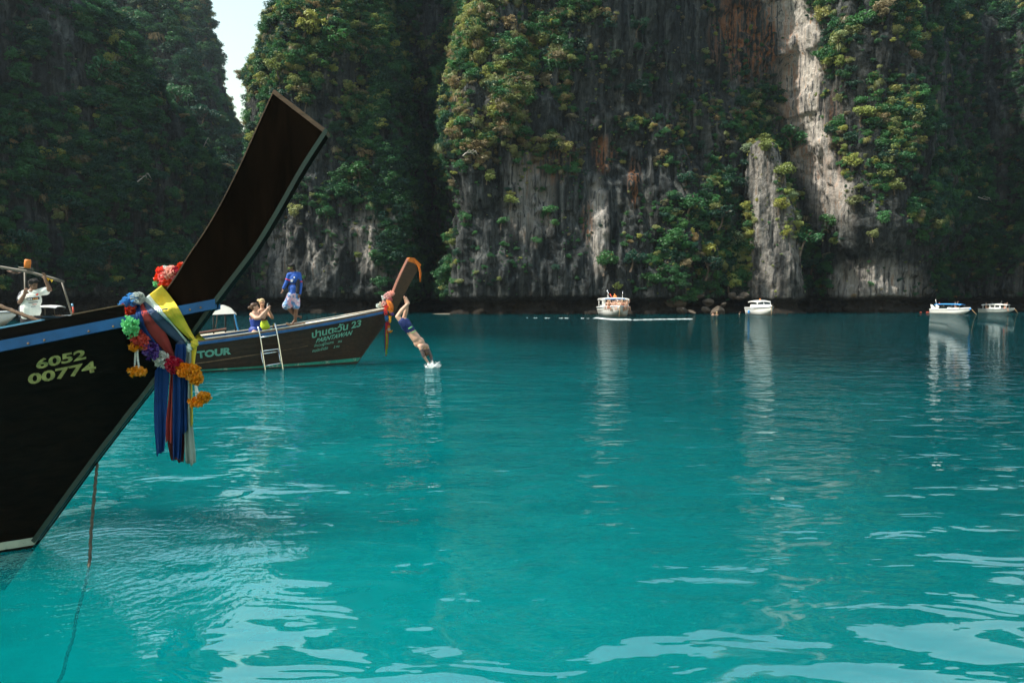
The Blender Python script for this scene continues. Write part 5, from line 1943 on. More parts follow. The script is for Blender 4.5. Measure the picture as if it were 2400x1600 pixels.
f3.pole("bow_post", "buoy_red", [(1.4, 0, 0.4), (1.55, 0, 0.9), (1.5, 0, 1.25)], 0.07)
f3.pole("bow_post_tip", "pale_blue_paint", [(1.5, 0, 1.25), (1.42, 0, 1.5)], 0.08)

# boat with the pipe frame on which the man leans
Ym = 14.6
tipw = at(292, 728, 14.0)
S6 = Motor("open_boat", "white open boat with pipe frame and orange beacon behind the near longtail", (tipw.x - 2.5, tipw.y + 0.7, 0.50), (1, -0.05), 5.0, 1.7, 0.95, "boats behind the near longtail", aft=0.6)
S6.top(0.62, 0.985, -0.02, "foredeck", crown=0.05)
S6.top(0.0, 0.62, -0.75, "cockpit_floor", inset=0.1)
def w6(name, mat, pts, r):
    o = MB().tube(pts, r, 8).build(name, mat, S6.root, True)
    return o
w6("roof_pipe", "painted_pipe", [at(-40, 617, Ym), at(0, 625, Ym), at(46, 632.7, Ym), at(66, 635.5, Ym), at(98, 645, Ym), at(125, 652, Ym), at(150, 660.5, Ym)], 0.026)
w6("roof_pipe", "painted_pipe", [at(-40, 621, Ym + .9), at(20, 630, Ym + .9), at(75, 640, Ym + .9), at(140, 659, Ym + .9)], 0.022)
w6("post", "painted_pipe", [at(58.5, 638, Ym - .05), at(61, 775, Ym - .05)], 0.022)
w6("front_strut", "painted_pipe", [at(145.5, 662, Ym), at(156, 695, Ym), at(168, 737, Ym)], 0.02)
w6("hanging_rope", "rope_fibre", [at(55, 700, Ym - .08), at(55, 735, Ym - .08), at(56.5, 750, Ym - .08), at(56, 775, Ym - .08)], 0.016)
bc = at(65, 618.5, Ym)
o = MB().tube([bc + Vector((-0.012, 0, -0.085)), bc + Vector((-0.005, 0, -0.01)), bc + Vector((-0.004, 0, 0.0)), bc + Vector((0.006, 0, 0.075)), bc + Vector((0.008, 0, 0.095))], [0.062, 0.060, 0.064, 0.06, 0.05], 14).build("beacon", "buoy_orange", S6.root, True)
w6("beacon_bracket", "painted_pipe", [at(44, 627, Ym), at(56, 628.5, Ym), at(76, 630, Ym), at(79, 637, Ym)], 0.018)
mb = MB()
rows = []
for i in range(9):
    f = i / 8
    rows.append([at(lerp(16, 50, f), lerp(633, 639, f) + j * (5.5 * math.sin(math.pi * min(1, f + 0.08)) ** 0.6) * 0.33, Ym + 0.05 + 0.04 * math.sin(3 * f * 3 + j)) for j in range(4)])
plain("old_canvas", (0.16, 0.10, 0.075), 0.9, var=0.5, scale=12)
mb.slab(rows, (0, 0.02, 0)).build("rolled_canvas", "old_canvas", S6.root, True)
for (u, v) in ((113, 653), (121, 656)):
    MB().prism([at(u - 4, v - 2, Ym - .04), at(u + 3.5, v, Ym - .04), at(u, v + 6, Ym - .04)], (0, 0.006, 0)).build("pennant", "petals_yellow", S6.root)

# ---------------------------------------------------------------- wake and foam
def foam_mat():
    m, nt, b = new_mat("foam")
    f = noise(nt, coord(nt, (0.35, 1, 1), obj=False), 1.6, 6, 0.7)
    nt.links.new(ramp(nt, f, [(0.3, (0.62, 0.70, 0.70)), (0.6, (0.86, 0.88, 0.88))]), b.inputs['Base Color'])
    b.inputs['Roughness'].default_value = 0.6
    return m
foam_mat()
def foam(name, label, pts, w, seed, n=160, fl=0.5):
    """streak of many small foam flakes floating on the water"""
    P = catmull(pts, 200)
    r = random.Random(seed)
    mb = MB()
    for _ in range(n):
        t = r.random() ** 0.8
        k = min(int(t * 199), 198)
        c = Vector(P[k]) + Vector((r.uniform(-.3, .3), r.gauss(0, w), 0.006))
        a, b = fl * r.uniform(0.3, 1.0), fl * r.uniform(0.08, 0.25)
        ring = [c + Vector((math.cos(q / 9 * 6.283) * a * r.uniform(.7, 1.1), math.sin(q / 9 * 6.283) * b * r.uniform(.7, 1.1), 0)) for q in range(9)]
        top = c + Vector((0, 0, 0.02 * r.random() + 0.012))
        mb.add(ring + [top], [(q, (q + 1) % 9, 9) for q in range(9)])
    return tag(mb.build(name, "foam", None, True), label, "foam", kind='stuff')
foam("wake_foam", "white wake foam trailing right of the big speedboat", [at_z(u, v, 0) for u, v in ((1462, 749.5), (1500, 749), (1545, 748), (1590, 747.5), (1624, 747))], 0.10, 3, 90, 0.36)
foam("wake_foam", "white wake foam trailing left of the big speedboat", [at_z(u, v, 0) for u, v in ((1208, 744.5), (1270, 745), (1340, 745.5), (1405, 746))], 0.08, 9, 14, 0.3)
foam("wake_foam", "white bow wash round the hull of the big speedboat", [at_z(u, v, 0) for u, v in ((1398, 744), (1420, 747), (1445, 748.5), (1470, 748))], 0.3, 17, 160, 0.5)

# ---------------------------------------------------------------- people
def skin_mat(name, col):
    m, nt, b = new_mat(name)
    f = noise(nt, coord(nt), 9, 4, 0.6)
    nt.links.new(ramp(nt, f, [(0.3, tuple(c * 0.82 for c in col)), (0.7, tuple(min(1, c * 1.1) for c in col))]), b.inputs['Base Color'])
    b.inputs['Roughness'].default_value = 0.5
    b.inputs['Specular IOR Level'].default_value = 0.35
    return m
skin_mat("skin_fair", (0.56, 0.33, 0.235))
skin_mat("skin_tan", (0.40, 0.215, 0.135))
skin_mat("skin_brown", (0.13, 0.066, 0.04))
skin_mat("skin_mid", (0.16, 0.085, 0.052))
plain("hair_black", (0.006, 0.005, 0.0045), 0.8, var=0.4, scale=30)
plain("hair_brown", (0.07, 0.035, 0.018), 0.5, var=0.5, scale=40)
plain("hair_blond", (0.50, 0.36, 0.19), 0.5, var=0.4, scale=40)
plain("shirt_blue", (0.012, 0.075, 0.36), 0.7, var=0.15)
plain("shirt_panel", (0.006, 0.008, 0.016), 0.7)
plain("trim_red", (0.50, 0.02, 0.04), 0.6)
plain("print_white", (0.75, 0.75, 0.75), 0.6, var=0.05)
plain("swim_blue", (0.008, 0.035, 0.24), 0.55, var=0.2)
plain("swim_black", (0.008, 0.008, 0.012), 0.6)
plain("swim_lime", (0.45, 0.62, 0.02), 0.6)
plain("trunks_blue", (0.008, 0.022, 0.12), 0.7, var=0.3, scale=25)
plain("shirt_white", (0.62, 0.65, 0.60), 0.8, var=0.08)
plain("trousers_dark", (0.010, 0.010, 0.014), 0.8)
plain("phone_case", (0.55, 0.55, 0.55), 0.3)
plain("band_navy", (0.01, 0.014, 0.035), 0.6)
plain("print_orange", (0.55, 0.22, 0.02), 0.6)
plain("tattoo_ink", (0.12, 0.085, 0.08), 0.6, var=0.5, scale=35)

def shorts_mat():
    m, nt, b = new_mat("floral_shorts")
    v1 = noise(nt, coord(nt), 13, 5, 0.7)
    v2 = noise(nt, coord(nt, (1, 1, 0.8)), 4.0, 3, 0.6)
    c = ramp(nt, v1, [(0.36, (0.10, 0.03, 0.16)), (0.46, (0.62, 0.55, 0.62)), (0.56, (0.45, 0.10, 0.22)), (0.66, (0.70, 0.66, 0.68))])
    d = ramp(nt, v1, [(0.38, (0.02, 0.12, 0.36)), (0.5, (0.05, 0.22, 0.45)), (0.62, (0.6, 0.6, 0.62))])
    c = mixc(nt, ramp(nt, v2, [(0.47, (0, 0, 0)), (0.55, (1, 1, 1))]), c, d)
    nt.links.new(c, b.inputs['Base Color'])
    b.inputs['Roughness'].default_value = 0.75
    return m
shorts_mat()

def remesh(mb, name, mat, parent, voxel=0.011, smooth=4, twist=None):
    """grow one continuous surface over the overlapping volumes"""
    me = bpy.data.meshes.new(name)
    me.from_pydata([tuple(v) for v in mb.v], [], mb.f)
    ob = bpy.data.objects.new(name, me)
    COL.objects.link(ob)
    rm = ob.modifiers.new("r", 'REMESH')
    rm.mode = 'VOXEL'
    rm.voxel_size = voxel
    sm = ob.modifiers.new("s", 'SMOOTH')
    sm.factor = 0.5
    sm.iterations = smooth
    dg = bpy.context.evaluated_depsgraph_get()
    out = bpy.data.meshes.new_from_object(ob.evaluated_get(dg))
    bpy.data.objects.remove(ob)
    bpy.data.meshes.remove(me)
    out.name = name
    out.polygons.foreach_set('use_smooth', [True] * len(out.polygons))
    out.materials.clear()
    out.materials.append(MATS[mat] if isinstance(mat, str) else mat)
    return link(bpy.data.objects.new(name, out), parent)

def chain(mb, pts, rs):
    for i in range(len(pts) - 1):
        mb.cap(pts[i], pts[i + 1], rs[i], rs[i + 1])

def hand(mb, wrist, tip, side, curl=0.3, r=0.0085):
    """palm, four unequal bent fingers and a thumb leaving its side"""
    d = (tip - wrist).normalized()
    side = (side - d * side.dot(d)).normalized()
    nrm = d.cross(side)
    palm = wrist + d * 0.085
    mb.cap(wrist, wrist + d * 0.05 + side * 0.012, 0.024, 0.026)
    mb.cap(wrist + d * 0.03 - side * 0.016, palm - side * 0.02, 0.020, 0.018)
    mb.cap(wrist + d * 0.03 + side * 0.016, palm + side * 0.022, 0.020, 0.018)
    for k, (o, L) in enumerate(((-0.030, 0.060), (-0.011, 0.074), (0.010, 0.079), (0.030, 0.068))):
        a = palm + side * o
        b = a + d * (L * 0.45) + nrm * (L * 0.25 * curl)
        c = b + (d * (1 - curl) + nrm * curl).normalized() * (L * 0.35)
        e = c + (d * (1 - 1.6 * curl) + nrm * (1.6 * curl)).normalized() * (L * 0.3)
        chain(mb, [a, b, c, e], [r * 1.1, r, r * .95, r * .8])
    a = wrist + d * 0.03 + side * 0.030
    b = a + (d * 0.6 + side * 0.8).normalized() * 0.035
    c = b + (d * 0.95 + side * 0.2 + nrm * curl).normalized() * 0.03
    chain(mb, [a, b, c], [r * 1.5, r * 1.2, r])

def foot(mb, ankle, toe, up, r=0.04):
    d = (toe - ankle).normalized()
    heel = ankle - d * 0.045 - up * 0.045
    ball = ankle + d * 0.13 - up * 0.055
    sd = d.cross(up).normalized()
    chain(mb, [ankle, heel], [r, 0.034])
    chain(mb, [ankle + d * 0.01, ball], [r, 0.032])
    chain(mb, [heel, ball], [0.032, 0.030])
    for k in range(5):
        o = (k - 2) * 0.017
        L = (0.052, 0.048, 0.044, 0.038, 0.032)[k]
        mb.cap(ball + sd * o, ball + sd * o * 1.15 + d * L - up * 0.006, 0.014 if k == 0 else 0.010, 0.012 if k == 0 else 0.008)

def head(mb, c, face, up, s=1.0):
    """skull, jaw, nose, brow, lips, ears; c = centre, face = forward"""
    face = face.normalized()
    up = (up - face * up.dot(face)).normalized()
    sd = face.cross(up)
    R = Matrix((sd, face, up)).transposed()
    mb.ell(c + up * 0.022 * s - face * 0.008 * s, (0.074 * s, 0.094 * s, 0.088 * s), R)
    mb.ell(c + face * 0.028 * s - up * 0.045 * s, (0.056 * s, 0.058 * s, 0.066 * s), R)
    mb.cap(c + face * 0.055 * s - up * 0.10 * s, c + face * 0.06 * s - up * 0.09 * s, 0.024 * s, 0.022 * s)
    mb.cap(c + face * 0.088 * s + up * 0.008 * s, c + face * 0.108 * s - up * 0.032 * s, 0.010 * s, 0.014 * s)
    mb.cap(c + face * 0.080 * s + up * 0.022 * s - sd * 0.03 * s, c + face * 0.080 * s + up * 0.022 * s + sd * 0.03 * s, 0.013 * s, 0.013 * s)
    mb.cap(c + face * 0.084 * s - up * 0.062 * s - sd * 0.018 * s, c + face * 0.084 * s - up * 0.062 * s + sd * 0.018 * s, 0.009 * s, 0.009 * s)
    for k in (-1, 1):
        mb.ell(c + sd * (0.076 * s * k) - up * 0.008 * s - face * 0.008 * s, (0.010 * s, 0.018 * s, 0.032 * s), R)
    return face, up, sd, R

def eyes(parent, c, fr, s=1.0):
    face, up, sd, R = fr
    for k in (-1, 1):
        p = c + face * 0.080 * s + up * 0.002 * s + sd * (0.030 * s * k)
        MB().ell(p, (0.013 * s, 0.008 * s, 0.006 * s), R, 8, 5).build("eye", "hair_black", parent, True)

def hair_cap(parent, c, fr, mat, s=1.0, back=0.0, front=0.05, bun=None, tuft=False, seed=1, vox=0.012):
    face, up, sd, R = fr
    mb = MB()
    mb.ell(c + up * 0.040 * s - face * 0.022 * s, (0.083 * s, 0.098 * s, 0.086 * s), R)
    mb.ell(c - face * 0.050 * s - up * 0.012 * s, (0.074 * s, 0.062 * s, 0.075 * s + back), R)
    mb.ell(c + up * 0.086 * s + face * front * s, (0.062 * s, 0.045 * s, 0.032 * s), R)
    if tuft:
        r = random.Random(seed)
        for i in range(34):
            a = r.uniform(0, 6.28)
            e = r.uniform(0.1, 1.2)
            d = (up * math.sin(e) + (sd * math.cos(a) + face * math.sin(a)) * math.cos(e)).normalized()
            if d.dot(face) > 0.55 and d.dot(up) < 0.5:
                continue
            p = c + up * 0.035 * s - face * 0.015 * s + d * 0.088 * s
            mb.cap(p, p + (d * 0.6 + face * 0.35 + up * 0.1) * 0.032 * s, 0.018 * s, 0.008 * s)
    if bun is not None:
        mb.ell(bun, (0.048 * s, 0.048 * s, 0.045 * s))
        mb.cap(c - face * 0.07 * s + up * 0.03 * s, bun, 0.045 * s, 0.035 * s)
    remesh(mb, "hair", mat, parent, vox, 3)

UP = Vector((0, 0, 1))
X_, TOCAM = Vector((1, 0, 0)), Vector((0, -1, 0))

# --- guide in blue standing on the far gunwale
Yg = 20.35
def g(u, v, dy=0.0):
    return at(u, v, Yg + dy)
guide = empty("person", g(689, 757), "person in blue long-sleeved shirt and floral shorts standing on the tour boat's gunwale", "person")
mb = MB()
hc = g(683.5, 627.5, -0.02)
fr = head(mb, hc, Vector((-0.86, -0.42, -0.34)), UP, 1.02)
chain(mb, [g(687.5, 640), g(685.5, 633.5)], [0.062, 0.055])
shR, shL = g(677, 644.5, -0.06), g(701, 643, 0.06)
chain(mb, [shR, g(688, 642.5), shL], [0.06, 0.08, 0.06])
mb.ell(g(688.5, 653), (0.175, 0.12, 0.17))
mb.ell(g(688, 676), (0.145, 0.105, 0.17))
mb.ell(g(687, 690), (0.155, 0.115, 0.11))
wrR, wrL = g(663.5, 677, -0.12), g(702.5, 690, -0.02)
chain(mb, [shR, g(671.5, 661.5, -0.08), wrR], [0.052, 0.042, 0.030])
chain(mb, [shL, g(705, 665, 0.05), wrL], [0.052, 0.042, 0.030])
hand(mb, wrR, g(661.5, 684, -0.13), TOCAM * 0.6 + X_ * 0.5, 0.4)
hand(mb, wrL, g(700, 698, -0.04), TOCAM * 0.8 - X_ * 0.3, 0.45)
knR, anR = g(675.5, 721, -0.05), g(690.5, 739, 0.10)
knL, anL = g(694, 720, 0.0), g(691.5, 751, 0.0)
chain(mb, [g(681, 692, -0.03), knR, anR], [0.095, 0.064, 0.042])
chain(mb, [g(693, 692, 0.03), knL, g(693.5, 733, 0.02), anL], [0.095, 0.066, 0.060, 0.042])
mb.ell(g(683.5, 729, 0.05), (0.055, 0.055, 0.09))
foot(mb, anR, g(699, 741, 0.18), (UP * 0.3 - X_ * 0.9).normalized())
foot(mb, anL, g(682, 757, -0.06), UP)
remesh(mb, "body", "skin_brown", guide)
hair_cap(guide, hc, fr, "hair_black", 1.02, 0.0, 0.05, None, True, 4)
# sunglasses
f_, u_, s_, R_ = fr
plain("mirror_lens", (0.25, 0.55, 0.12), 0.1, 0.8)
sg = MB()
for k in (-1, 1):
    sg.ell(hc + f_ * 0.097 + u_ * 0.004 + s_ * (0.033 * k), (0.028, 0.010, 0.020), R_, 10, 6)
sg.box(hc + f_ * 0.100 + u_ * 0.010, (0.07, 0.008, 0.008), R_)
for k in (-1, 1):
    sg.box(hc + f_ * 0.045 + u_ * 0.010 + s_ * 0.081 * k, (0.006, 0.10, 0.008), R_)
sg.build("sunglasses", "mirror_lens", guide, True)
# shirt
mb = MB()
chain(mb, [shR, g(688, 642.5), shL], [0.070, 0.088, 0.070])
mb.ell(g(688.5, 653), (0.185, 0.132, 0.175))
mb.ell(g(688, 676), (0.160, 0.122, 0.150))
mb.cap(g(688, 676), g(687.5, 688), 0.12, 0.135)
chain(mb, [shR, g(671.5, 661.5, -0.08), g(664.5, 675, -0.115)], [0.066, 0.056, 0.044])
chain(mb, [shL, g(705, 665, 0.05), g(702.8, 687, -0.015)], [0.066, 0.056, 0.046])
shirt = remesh(mb, "shirt", "shirt_blue", guide)
# shirt details follow the sleeve and the chest
for (a, b, t, r) in ((shR, g(671.5, 661.5, -0.08), 0.62, 0.063), (shL, g(705, 665, 0.05), 0.80, 0.062)):
    q, w = a.lerp(b, t - 0.07), a.lerp(b, t + 0.07)
    MB().tube([q, w], r, 14).build("sleeve_band", "trim_red", guide, True)
mb = MB()
mb.cap(g(698.5, 657, -0.045), g(697, 684, -0.06), 0.055, 0.06)
remesh(mb, "side_panel", "shirt_panel", guide, 0.012)
def patch(name, mat, u, v, w, h, Y, parent, rot=0.0):
    c = at(u, v, Y)
    k = Y / 1600
    Rm = Matrix.Rotation(rot, 3, 'Y')
    return MB().box(c, (w * k, 0.012, h * k), Rm).build(name, mat, parent)
patch("chest_badge", "print_white", 689.5, 650, 2.6, 3.4, Yg - 0.128, guide)
for (du, dv, w, h) in ((-1.8, 0, 1.4, 6), (0.9, -2.3, 4.6, 1.5), (0.6, 0.6, 3.8, 1.3), (0.2, 2.4, 2.4, 1.2)):
    patch("chest_print", "print_white", 684 + du, 657.5 + dv, w, h, Yg - 0.137, guide)
patch("chest_stripe", "trim_red", 678.3, 656.5, 3.6, 2.2, Yg - 0.125, guide, 0.15)
# shorts
mb = MB()
mb.ell(g(687.5, 690), (0.172, 0.135, 0.10))
chain(mb, [g(682, 692, -0.03), g(677, 708, -0.045), g(671.5, 716, -0.05)], [0.125, 0.128, 0.128])
chain(mb, [g(693, 692, 0.03), g(694, 706, 0.02), g(694, 717, 0.01)], [0.125, 0.118, 0.115])
mb.cap(g(675, 706, -0.045), g(676.5, 716, -0.05), 0.10, 0.105)
remesh(mb, "shorts", "floral_shorts", guide, 0.012)

# --- woman photographing with a phone
Yw = 18.75
def w(u, v, dy=0.0):
    return at(u, v, Yw + dy)
wom = empty("person", (w(600, 790).x, Yw, 0.2), "person with brown bun in blue swimsuit holding up a phone on the tour boat", "person")
mb = MB()
hc = w(597, 719.5)
fr = head(mb, hc, Vector((0.93, 0.30, 0.0)), UP, 0.98)
chain(mb, [w(597, 735), w(597, 726)], [0.062, 0.055])
shN, shF = w(590, 737, -0.10), w(604, 736, 0.12)
chain(mb, [shN, w(597.5, 735.5, 0.01), shF], [0.060, 0.082, 0.060])
mb.ell(w(598, 747), (0.150, 0.125, 0.15))
mb.cap(w(598, 747), w(598.5, 760), 0.125, 0.120)
mb.ell(w(598.5, 775), (0.175, 0.155, 0.15))
mb.cap(w(604.5, 747, -0.05), w(606, 748, -0.05), 0.065, 0.055)
wrN, wrF = w(625, 725.5, -0.02), w(627, 727, 0.10)
chain(mb, [shN, w(600, 745.5, -0.20), w(608, 745, -0.20), wrN], [0.062, 0.056, 0.052, 0.030])
chain(mb, [shF, w(618, 745, 0.12), wrF], [0.056, 0.046, 0.030])
hand(mb, wrN, w(628.5, 720.5, 0.0), Vector((0.5, -0.5, 0.4)), 0.5)
hand(mb, wrF, w(629.5, 721.5, 0.08), Vector((0.6, 0.5, 0.3)), 0.5)
for k in (-1, 1):
    a = w(598.5, 778) + Vector((0.02, 0.085 * k, 0))
    kn = Vector((a.x + 0.02, a.y + 0.14, 0.70))
    an = Vector((a.x - 0.01, a.y + 0.24, 0.40))
    chain(mb, [a, kn, an], [0.10, 0.066, 0.045])
    foot(mb, an, an + Vector((0.2, 0, -0.06)), UP)
remesh(mb, "body", "skin_fair", wom)
eyes(wom, hc, fr, 0.98)
hair_cap(wom, hc, fr, "hair_brown", 1.0, 0.0, 0.04, w(584.5, 721))
mb = MB()
mb.ell(w(598.5, 751), (0.160, 0.136, 0.115))
mb.cap(w(598, 749), w(598.5, 761), 0.135, 0.130)
mb.ell(w(598.5, 774), (0.185, 0.165, 0.14))
mb.cap(w(604.5, 747.5, -0.05), w(606, 748.5, -0.05), 0.073, 0.063)
mb.cap(w(604.5, 747.5, 0.07), w(606, 748.5, 0.07), 0.073, 0.063)
remesh(mb, "swimsuit", "swim_blue", wom, 0.012)
for (a, b, c) in (((587.5, 748, -0.11), (587, 738, -0.12), (593, 734.8, -0.09)), ((597, 746, -0.145), (594, 739, -0.145), (592, 735, -0.10))):
    MB().tube(catmull([w(*a), w(*b), w(*c)], 8).tolist(), 0.013, 6).build("strap", "swim_blue", wom, True)
pc = w(627.3, 717.3, 0.04)
ph = empty("phone", pc, "pale phone held up by the person in the blue swimsuit", "phone")
MB().box(pc, (0.018, 0.078, 0.155), Matrix.Rotation(0.12, 3, 'Y')).build("case", "phone_case", ph)
MB().box(pc + Vector((0.012, 0, 0.0)), (0.004, 0.068, 0.142), Matrix.Rotation(0.12, 3, 'Y')).build("screen", "tinted_glass", ph)

# --- blonde woman beside her
Yb = 19.3
def b_(u, v, dy=0.0):
    return at(u, v, Yb + dy)
blo = empty("person", (b_(616, 790).x, Yb, 0.3), "person with blond bun in black top and lime green bottoms on the tour boat", "person")
mb = MB()
hc = b_(614.5, 709.5)
fr = head(mb, hc, Vector((0.62, -0.78, -0.08)), UP, 0.98)
chain(mb, [b_(614.5, 726), b_(614, 716)], [0.058, 0.050])
shA, shB = b_(606.5, 729.5, -0.04), b_(624, 728, 0.04)
chain(mb, [shA, b_(615, 727), shB], [0.055, 0.075, 0.055])
mb.ell(b_(616, 738), (0.140, 0.105, 0.14))
mb.cap(b_(616, 740), b_(617.5, 754), 0.108, 0.098)
mb.ell(b_(618.5, 767), (0.160, 0.13, 0.14))
wrA, wrB = b_(621.5, 733, -0.22), b_(631, 728, -0.16)
chain(mb, [shA, b_(610, 746, -0.14), wrA], [0.050, 0.042, 0.028])
chain(mb, [shB, b_(638.5, 745, -0.06), b_(638, 743, -0.08), wrB], [0.050, 0.043, 0.042, 0.028])
hand(mb, wrA, b_(626, 727, -0.24), Vector((0.3, -0.4, 0.6)), 0.4)
hand(mb, wrB, b_(628.5, 722, -0.18), Vector((-0.5, -0.4, 0.3)), 0.4)
for k in (-1, 1):
    a = b_(618.5, 771) + Vector((0.085 * k, 0.0, 0))
    kn = Vector((a.x + 0.01, a.y + 0.05, 0.76))
    an = Vector((a.x, a.y + 0.12, 0.44))
    chain(mb, [a, kn, an], [0.09, 0.06, 0.042])
    foot(mb, an, an + Vector((0.1, -0.18, -0.06)), UP)
remesh(mb, "body", "skin_tan", blo)
eyes(blo, hc, fr, 0.98)
hair_cap(blo, hc, fr, "hair_blond", 1.0, 0.0, 0.03, b_(606, 704, 0.05))
mb = MB()
mb.ell(b_(617, 746.5), (0.146, 0.116, 0.055))
mb.cap(b_(612.5, 745, -0.07), b_(613, 745, -0.07), 0.07, 0.07)
mb.cap(b_(621, 745, -0.07), b_(621.5, 745, -0.07), 0.07, 0.07)
remesh(mb, "bikini_top", "swim_black", blo, 0.012)
MB().tube(catmull([b_(608, 729, -0.12), b_(610, 737, -0.13), b_(612.5, 744, -0.13)], 8).tolist(), 0.012, 6).build("strap", "swim_black", blo, True)
mb = MB()
mb.ell(b_(618.5, 766), (0.170, 0.142, 0.155))
mb.cap(b_(618.5, 758), b_(618.5, 768), 0.128, 0.150)
remesh(mb, "bottoms", "swim_lime", blo, 0.012)

# --- diver entering the water
Yd = 19.55
def d_(u, v, dy=0.0):
    return at(u, v, Yd + dy)
div = empty("person", d_(1012, 860), "person in navy trunks diving head first into the water off the tour boat's bow", "person")
mb = MB()
hip = d_(953, 764)
chain(mb, [d_(948, 760, -0.07), d_(931.5, 742, -0.10), d_(942, 727, -0.07), d_(956.5, 711, -0.05)], [0.098, 0.064, 0.064, 0.042])
chain(mb, [d_(957, 762, 0.10), d_(947, 745, 0.14), d_(952, 728, 0.12), d_(955, 706, 0.10)], [0.098, 0.062, 0.062, 0.042])
foot(mb, d_(957.5, 711, -0.05), d_(957.0, 690, -0.05), (X_ * -0.9 + UP * 0.1).normalized() * -1)
foot(mb, d_(954.5, 707, 0.10), d_(951.5, 690, 0.04), (X_ * -0.9 + TOCAM * 0.3).normalized() * -1)
mb.ell(hip, (0.155, 0.15, 0.14))
chain(mb, [hip, d_(964, 778), d_(976, 794)], [0.142, 0.128, 0.14])
mb.ell(d_(982, 802), (0.165, 0.12, 0.165), Matrix.Rotation(-0.6, 3, 'Y'))
chain(mb, [d_(985, 812, -0.10), d_(992, 810, 0.0), d_(999, 811, 0.10)], [0.075, 0.095, 0.075])
shn, shf = d_(985.5, 814, -0.12), d_(1001, 814, 0.12)
wn_, wf_ = d_(1006.5, 854, -0.05), d_(1013.5, 852.5, 0.05)
hc = d_(996.5, 826, -0.02)
fr = head(mb, hc, Vector((-0.55, 0.75, -0.35)), Vector((0.5, 0, -0.87)), 0.98)
chain(mb, [d_(991, 814), d_(994, 820)], [0.065, 0.06])
chain(mb, [shn, d_(993, 834, -0.13), wn_], [0.058, 0.046, 0.030])
chain(mb, [shf, d_(1009.5, 834, 0.12), wf_], [0.058, 0.046, 0.030])
hand(mb, wn_, d_(1011, 861, -0.02), X_, 0.15)
hand(mb, wf_, d_(1015, 861, 0.02), -X_, 0.15)
remesh(mb, "body", "skin_fair", div)
hair_cap(div, hc, fr, "hair_brown", 0.98)
mb = MB()
chain(mb, [d_(949.5, 761.5, -0.06), d_(942.5, 753.5, -0.08)], [0.128, 0.118])
chain(mb, [d_(957, 763, 0.10), d_(952, 754, 0.12)], [0.120, 0.112])
mb.ell(hip, (0.170, 0.165, 0.15))
chain(mb, [hip, d_(961.5, 773.5)], [0.155, 0.142])
remesh(mb, "swim_trunks", "trunks_blue", div, 0.012)
MB().tube([d_(957, 770.5, -0.165), d_(966.5, 765, -0.16)], 0.016, 6).build("side_stripe", "petals_green", div, True)
MB().tube([d_(963.5, 780, -0.14), d_(969, 778, -0.145), d_(974.5, 774, -0.10)], 0.012, 6).build("waistband", "petals_green", div, True)
mb = MB()
chain(mb, [shn.lerp(d_(993, 834, -0.13), .25), d_(993, 834, -0.13)], [0.0575, 0.0505])
remesh(mb, "tattooed_arm", "tattoo_ink", div, 0.012)
mb = MB()
chain(mb, [shf.lerp(d_(1009.5, 834, 0.12), .2), d_(1009.5, 834, 0.12), d_(1012.5, 847, 0.07)], [0.0580, 0.0495, 0.0385])
remesh(mb, "tattooed_arm", "tattoo_ink", div, 0.012)
# splash at his hands
def splash(name, label, c, n, spread, hgt, seed):
    r = random.Random(seed)
    mb = MB()
    for i in range(n):
        a = r.uniform(0, 6.28)
        q = r.random()
        p = c + Vector((math.cos(a) * spread * q, math.sin(a) * spread * 0.6 * q, 0.0))
        h = hgt * (1 - q * 0.7) * r.random()
        e = p + Vector((math.cos(a) * h * 0.9 + 0.3 * h, math.sin(a) * h * 0.4, h))
        mb.tube([p, p.lerp(e, .5) + Vector((0, 0, .15 * h)), e], [0.022, 0.014, 0.004], 5)
        if r.random() < 0.5:
            mb.ell(e + Vector((r.uniform(-.05, .05), 0, r.uniform(0, .05))), (0.010, 0.010, 0.010), seg=5, rings=4)
    return tag(mb.build(name, "foam", None, True), label, "splash", kind='stuff')
splash("water_splash", "white splash where the diver's hands meet the water", at_z(1013, 861.5, 0), 70, 0.2, 0.2, 4)

# --- man in white printed shirt leaning on the pipe frame
Yt = 14.55
def t_(u, v, dy=0.0):
    return at(u, v, Yt + dy)
man = empty("person", (t_(72, 760).x, Yt, 0.62), "person in white printed shirt leaning on the pipe frame at the left edge", "person")
mb = MB()
hc = t_(79, 668)
fr = head(mb, hc, Vector((0.90, -0.40, -0.12)), UP, 1.0)
chain(mb, [t_(76, 685), t_(77, 675)], [0.065, 0.056])
sA, sB = t_(58, 688, -0.04), t_(96, 684, 0.04)
chain(mb, [sA, t_(76, 684.5), sB], [0.062, 0.085, 0.062])
mb.ell(t_(74, 702), (0.185, 0.125, 0.20))
mb.ell(t_(73, 727), (0.165, 0.115, 0.20))
mb.ell(t_(72.5, 745), (0.170, 0.125, 0.13))
wA, wB = t_(57.5, 690.5, -0.22), t_(106, 655, -0.02)
chain(mb, [sA, t_(46.5, 708, -0.12), wA], [0.055, 0.046, 0.032])
chain(mb, [sB, t_(117, 678.5, 0.02), wB], [0.055, 0.046, 0.032])
hand(mb, wA, t_(59.5, 683, -0.22), Vector((0.6, 0.2, 0.2)), 0.62)
hand(mb, wB, t_(104.5, 645.5, -0.02), Vector((-0.8, 0, 0.2)), 0.55)
for k in (-1, 1):
    a = t_(72.5, 748) + Vector((0.09 * k, 0, 0))
    kn = Vector((a.x, a.y - 0.02, 1.07))
    an = Vector((a.x, a.y, 0.70))
    chain(mb, [a, kn, an], [0.10, 0.065, 0.045])
    foot(mb, an, an + Vector((0.15, -0.12, -0.05)), UP)
remesh(mb, "body", "skin_mid", man)
eyes(man, hc, fr)
hair_cap(man, hc, fr, "hair_black", 1.06, 0.0, 0.06, None, True, 9)
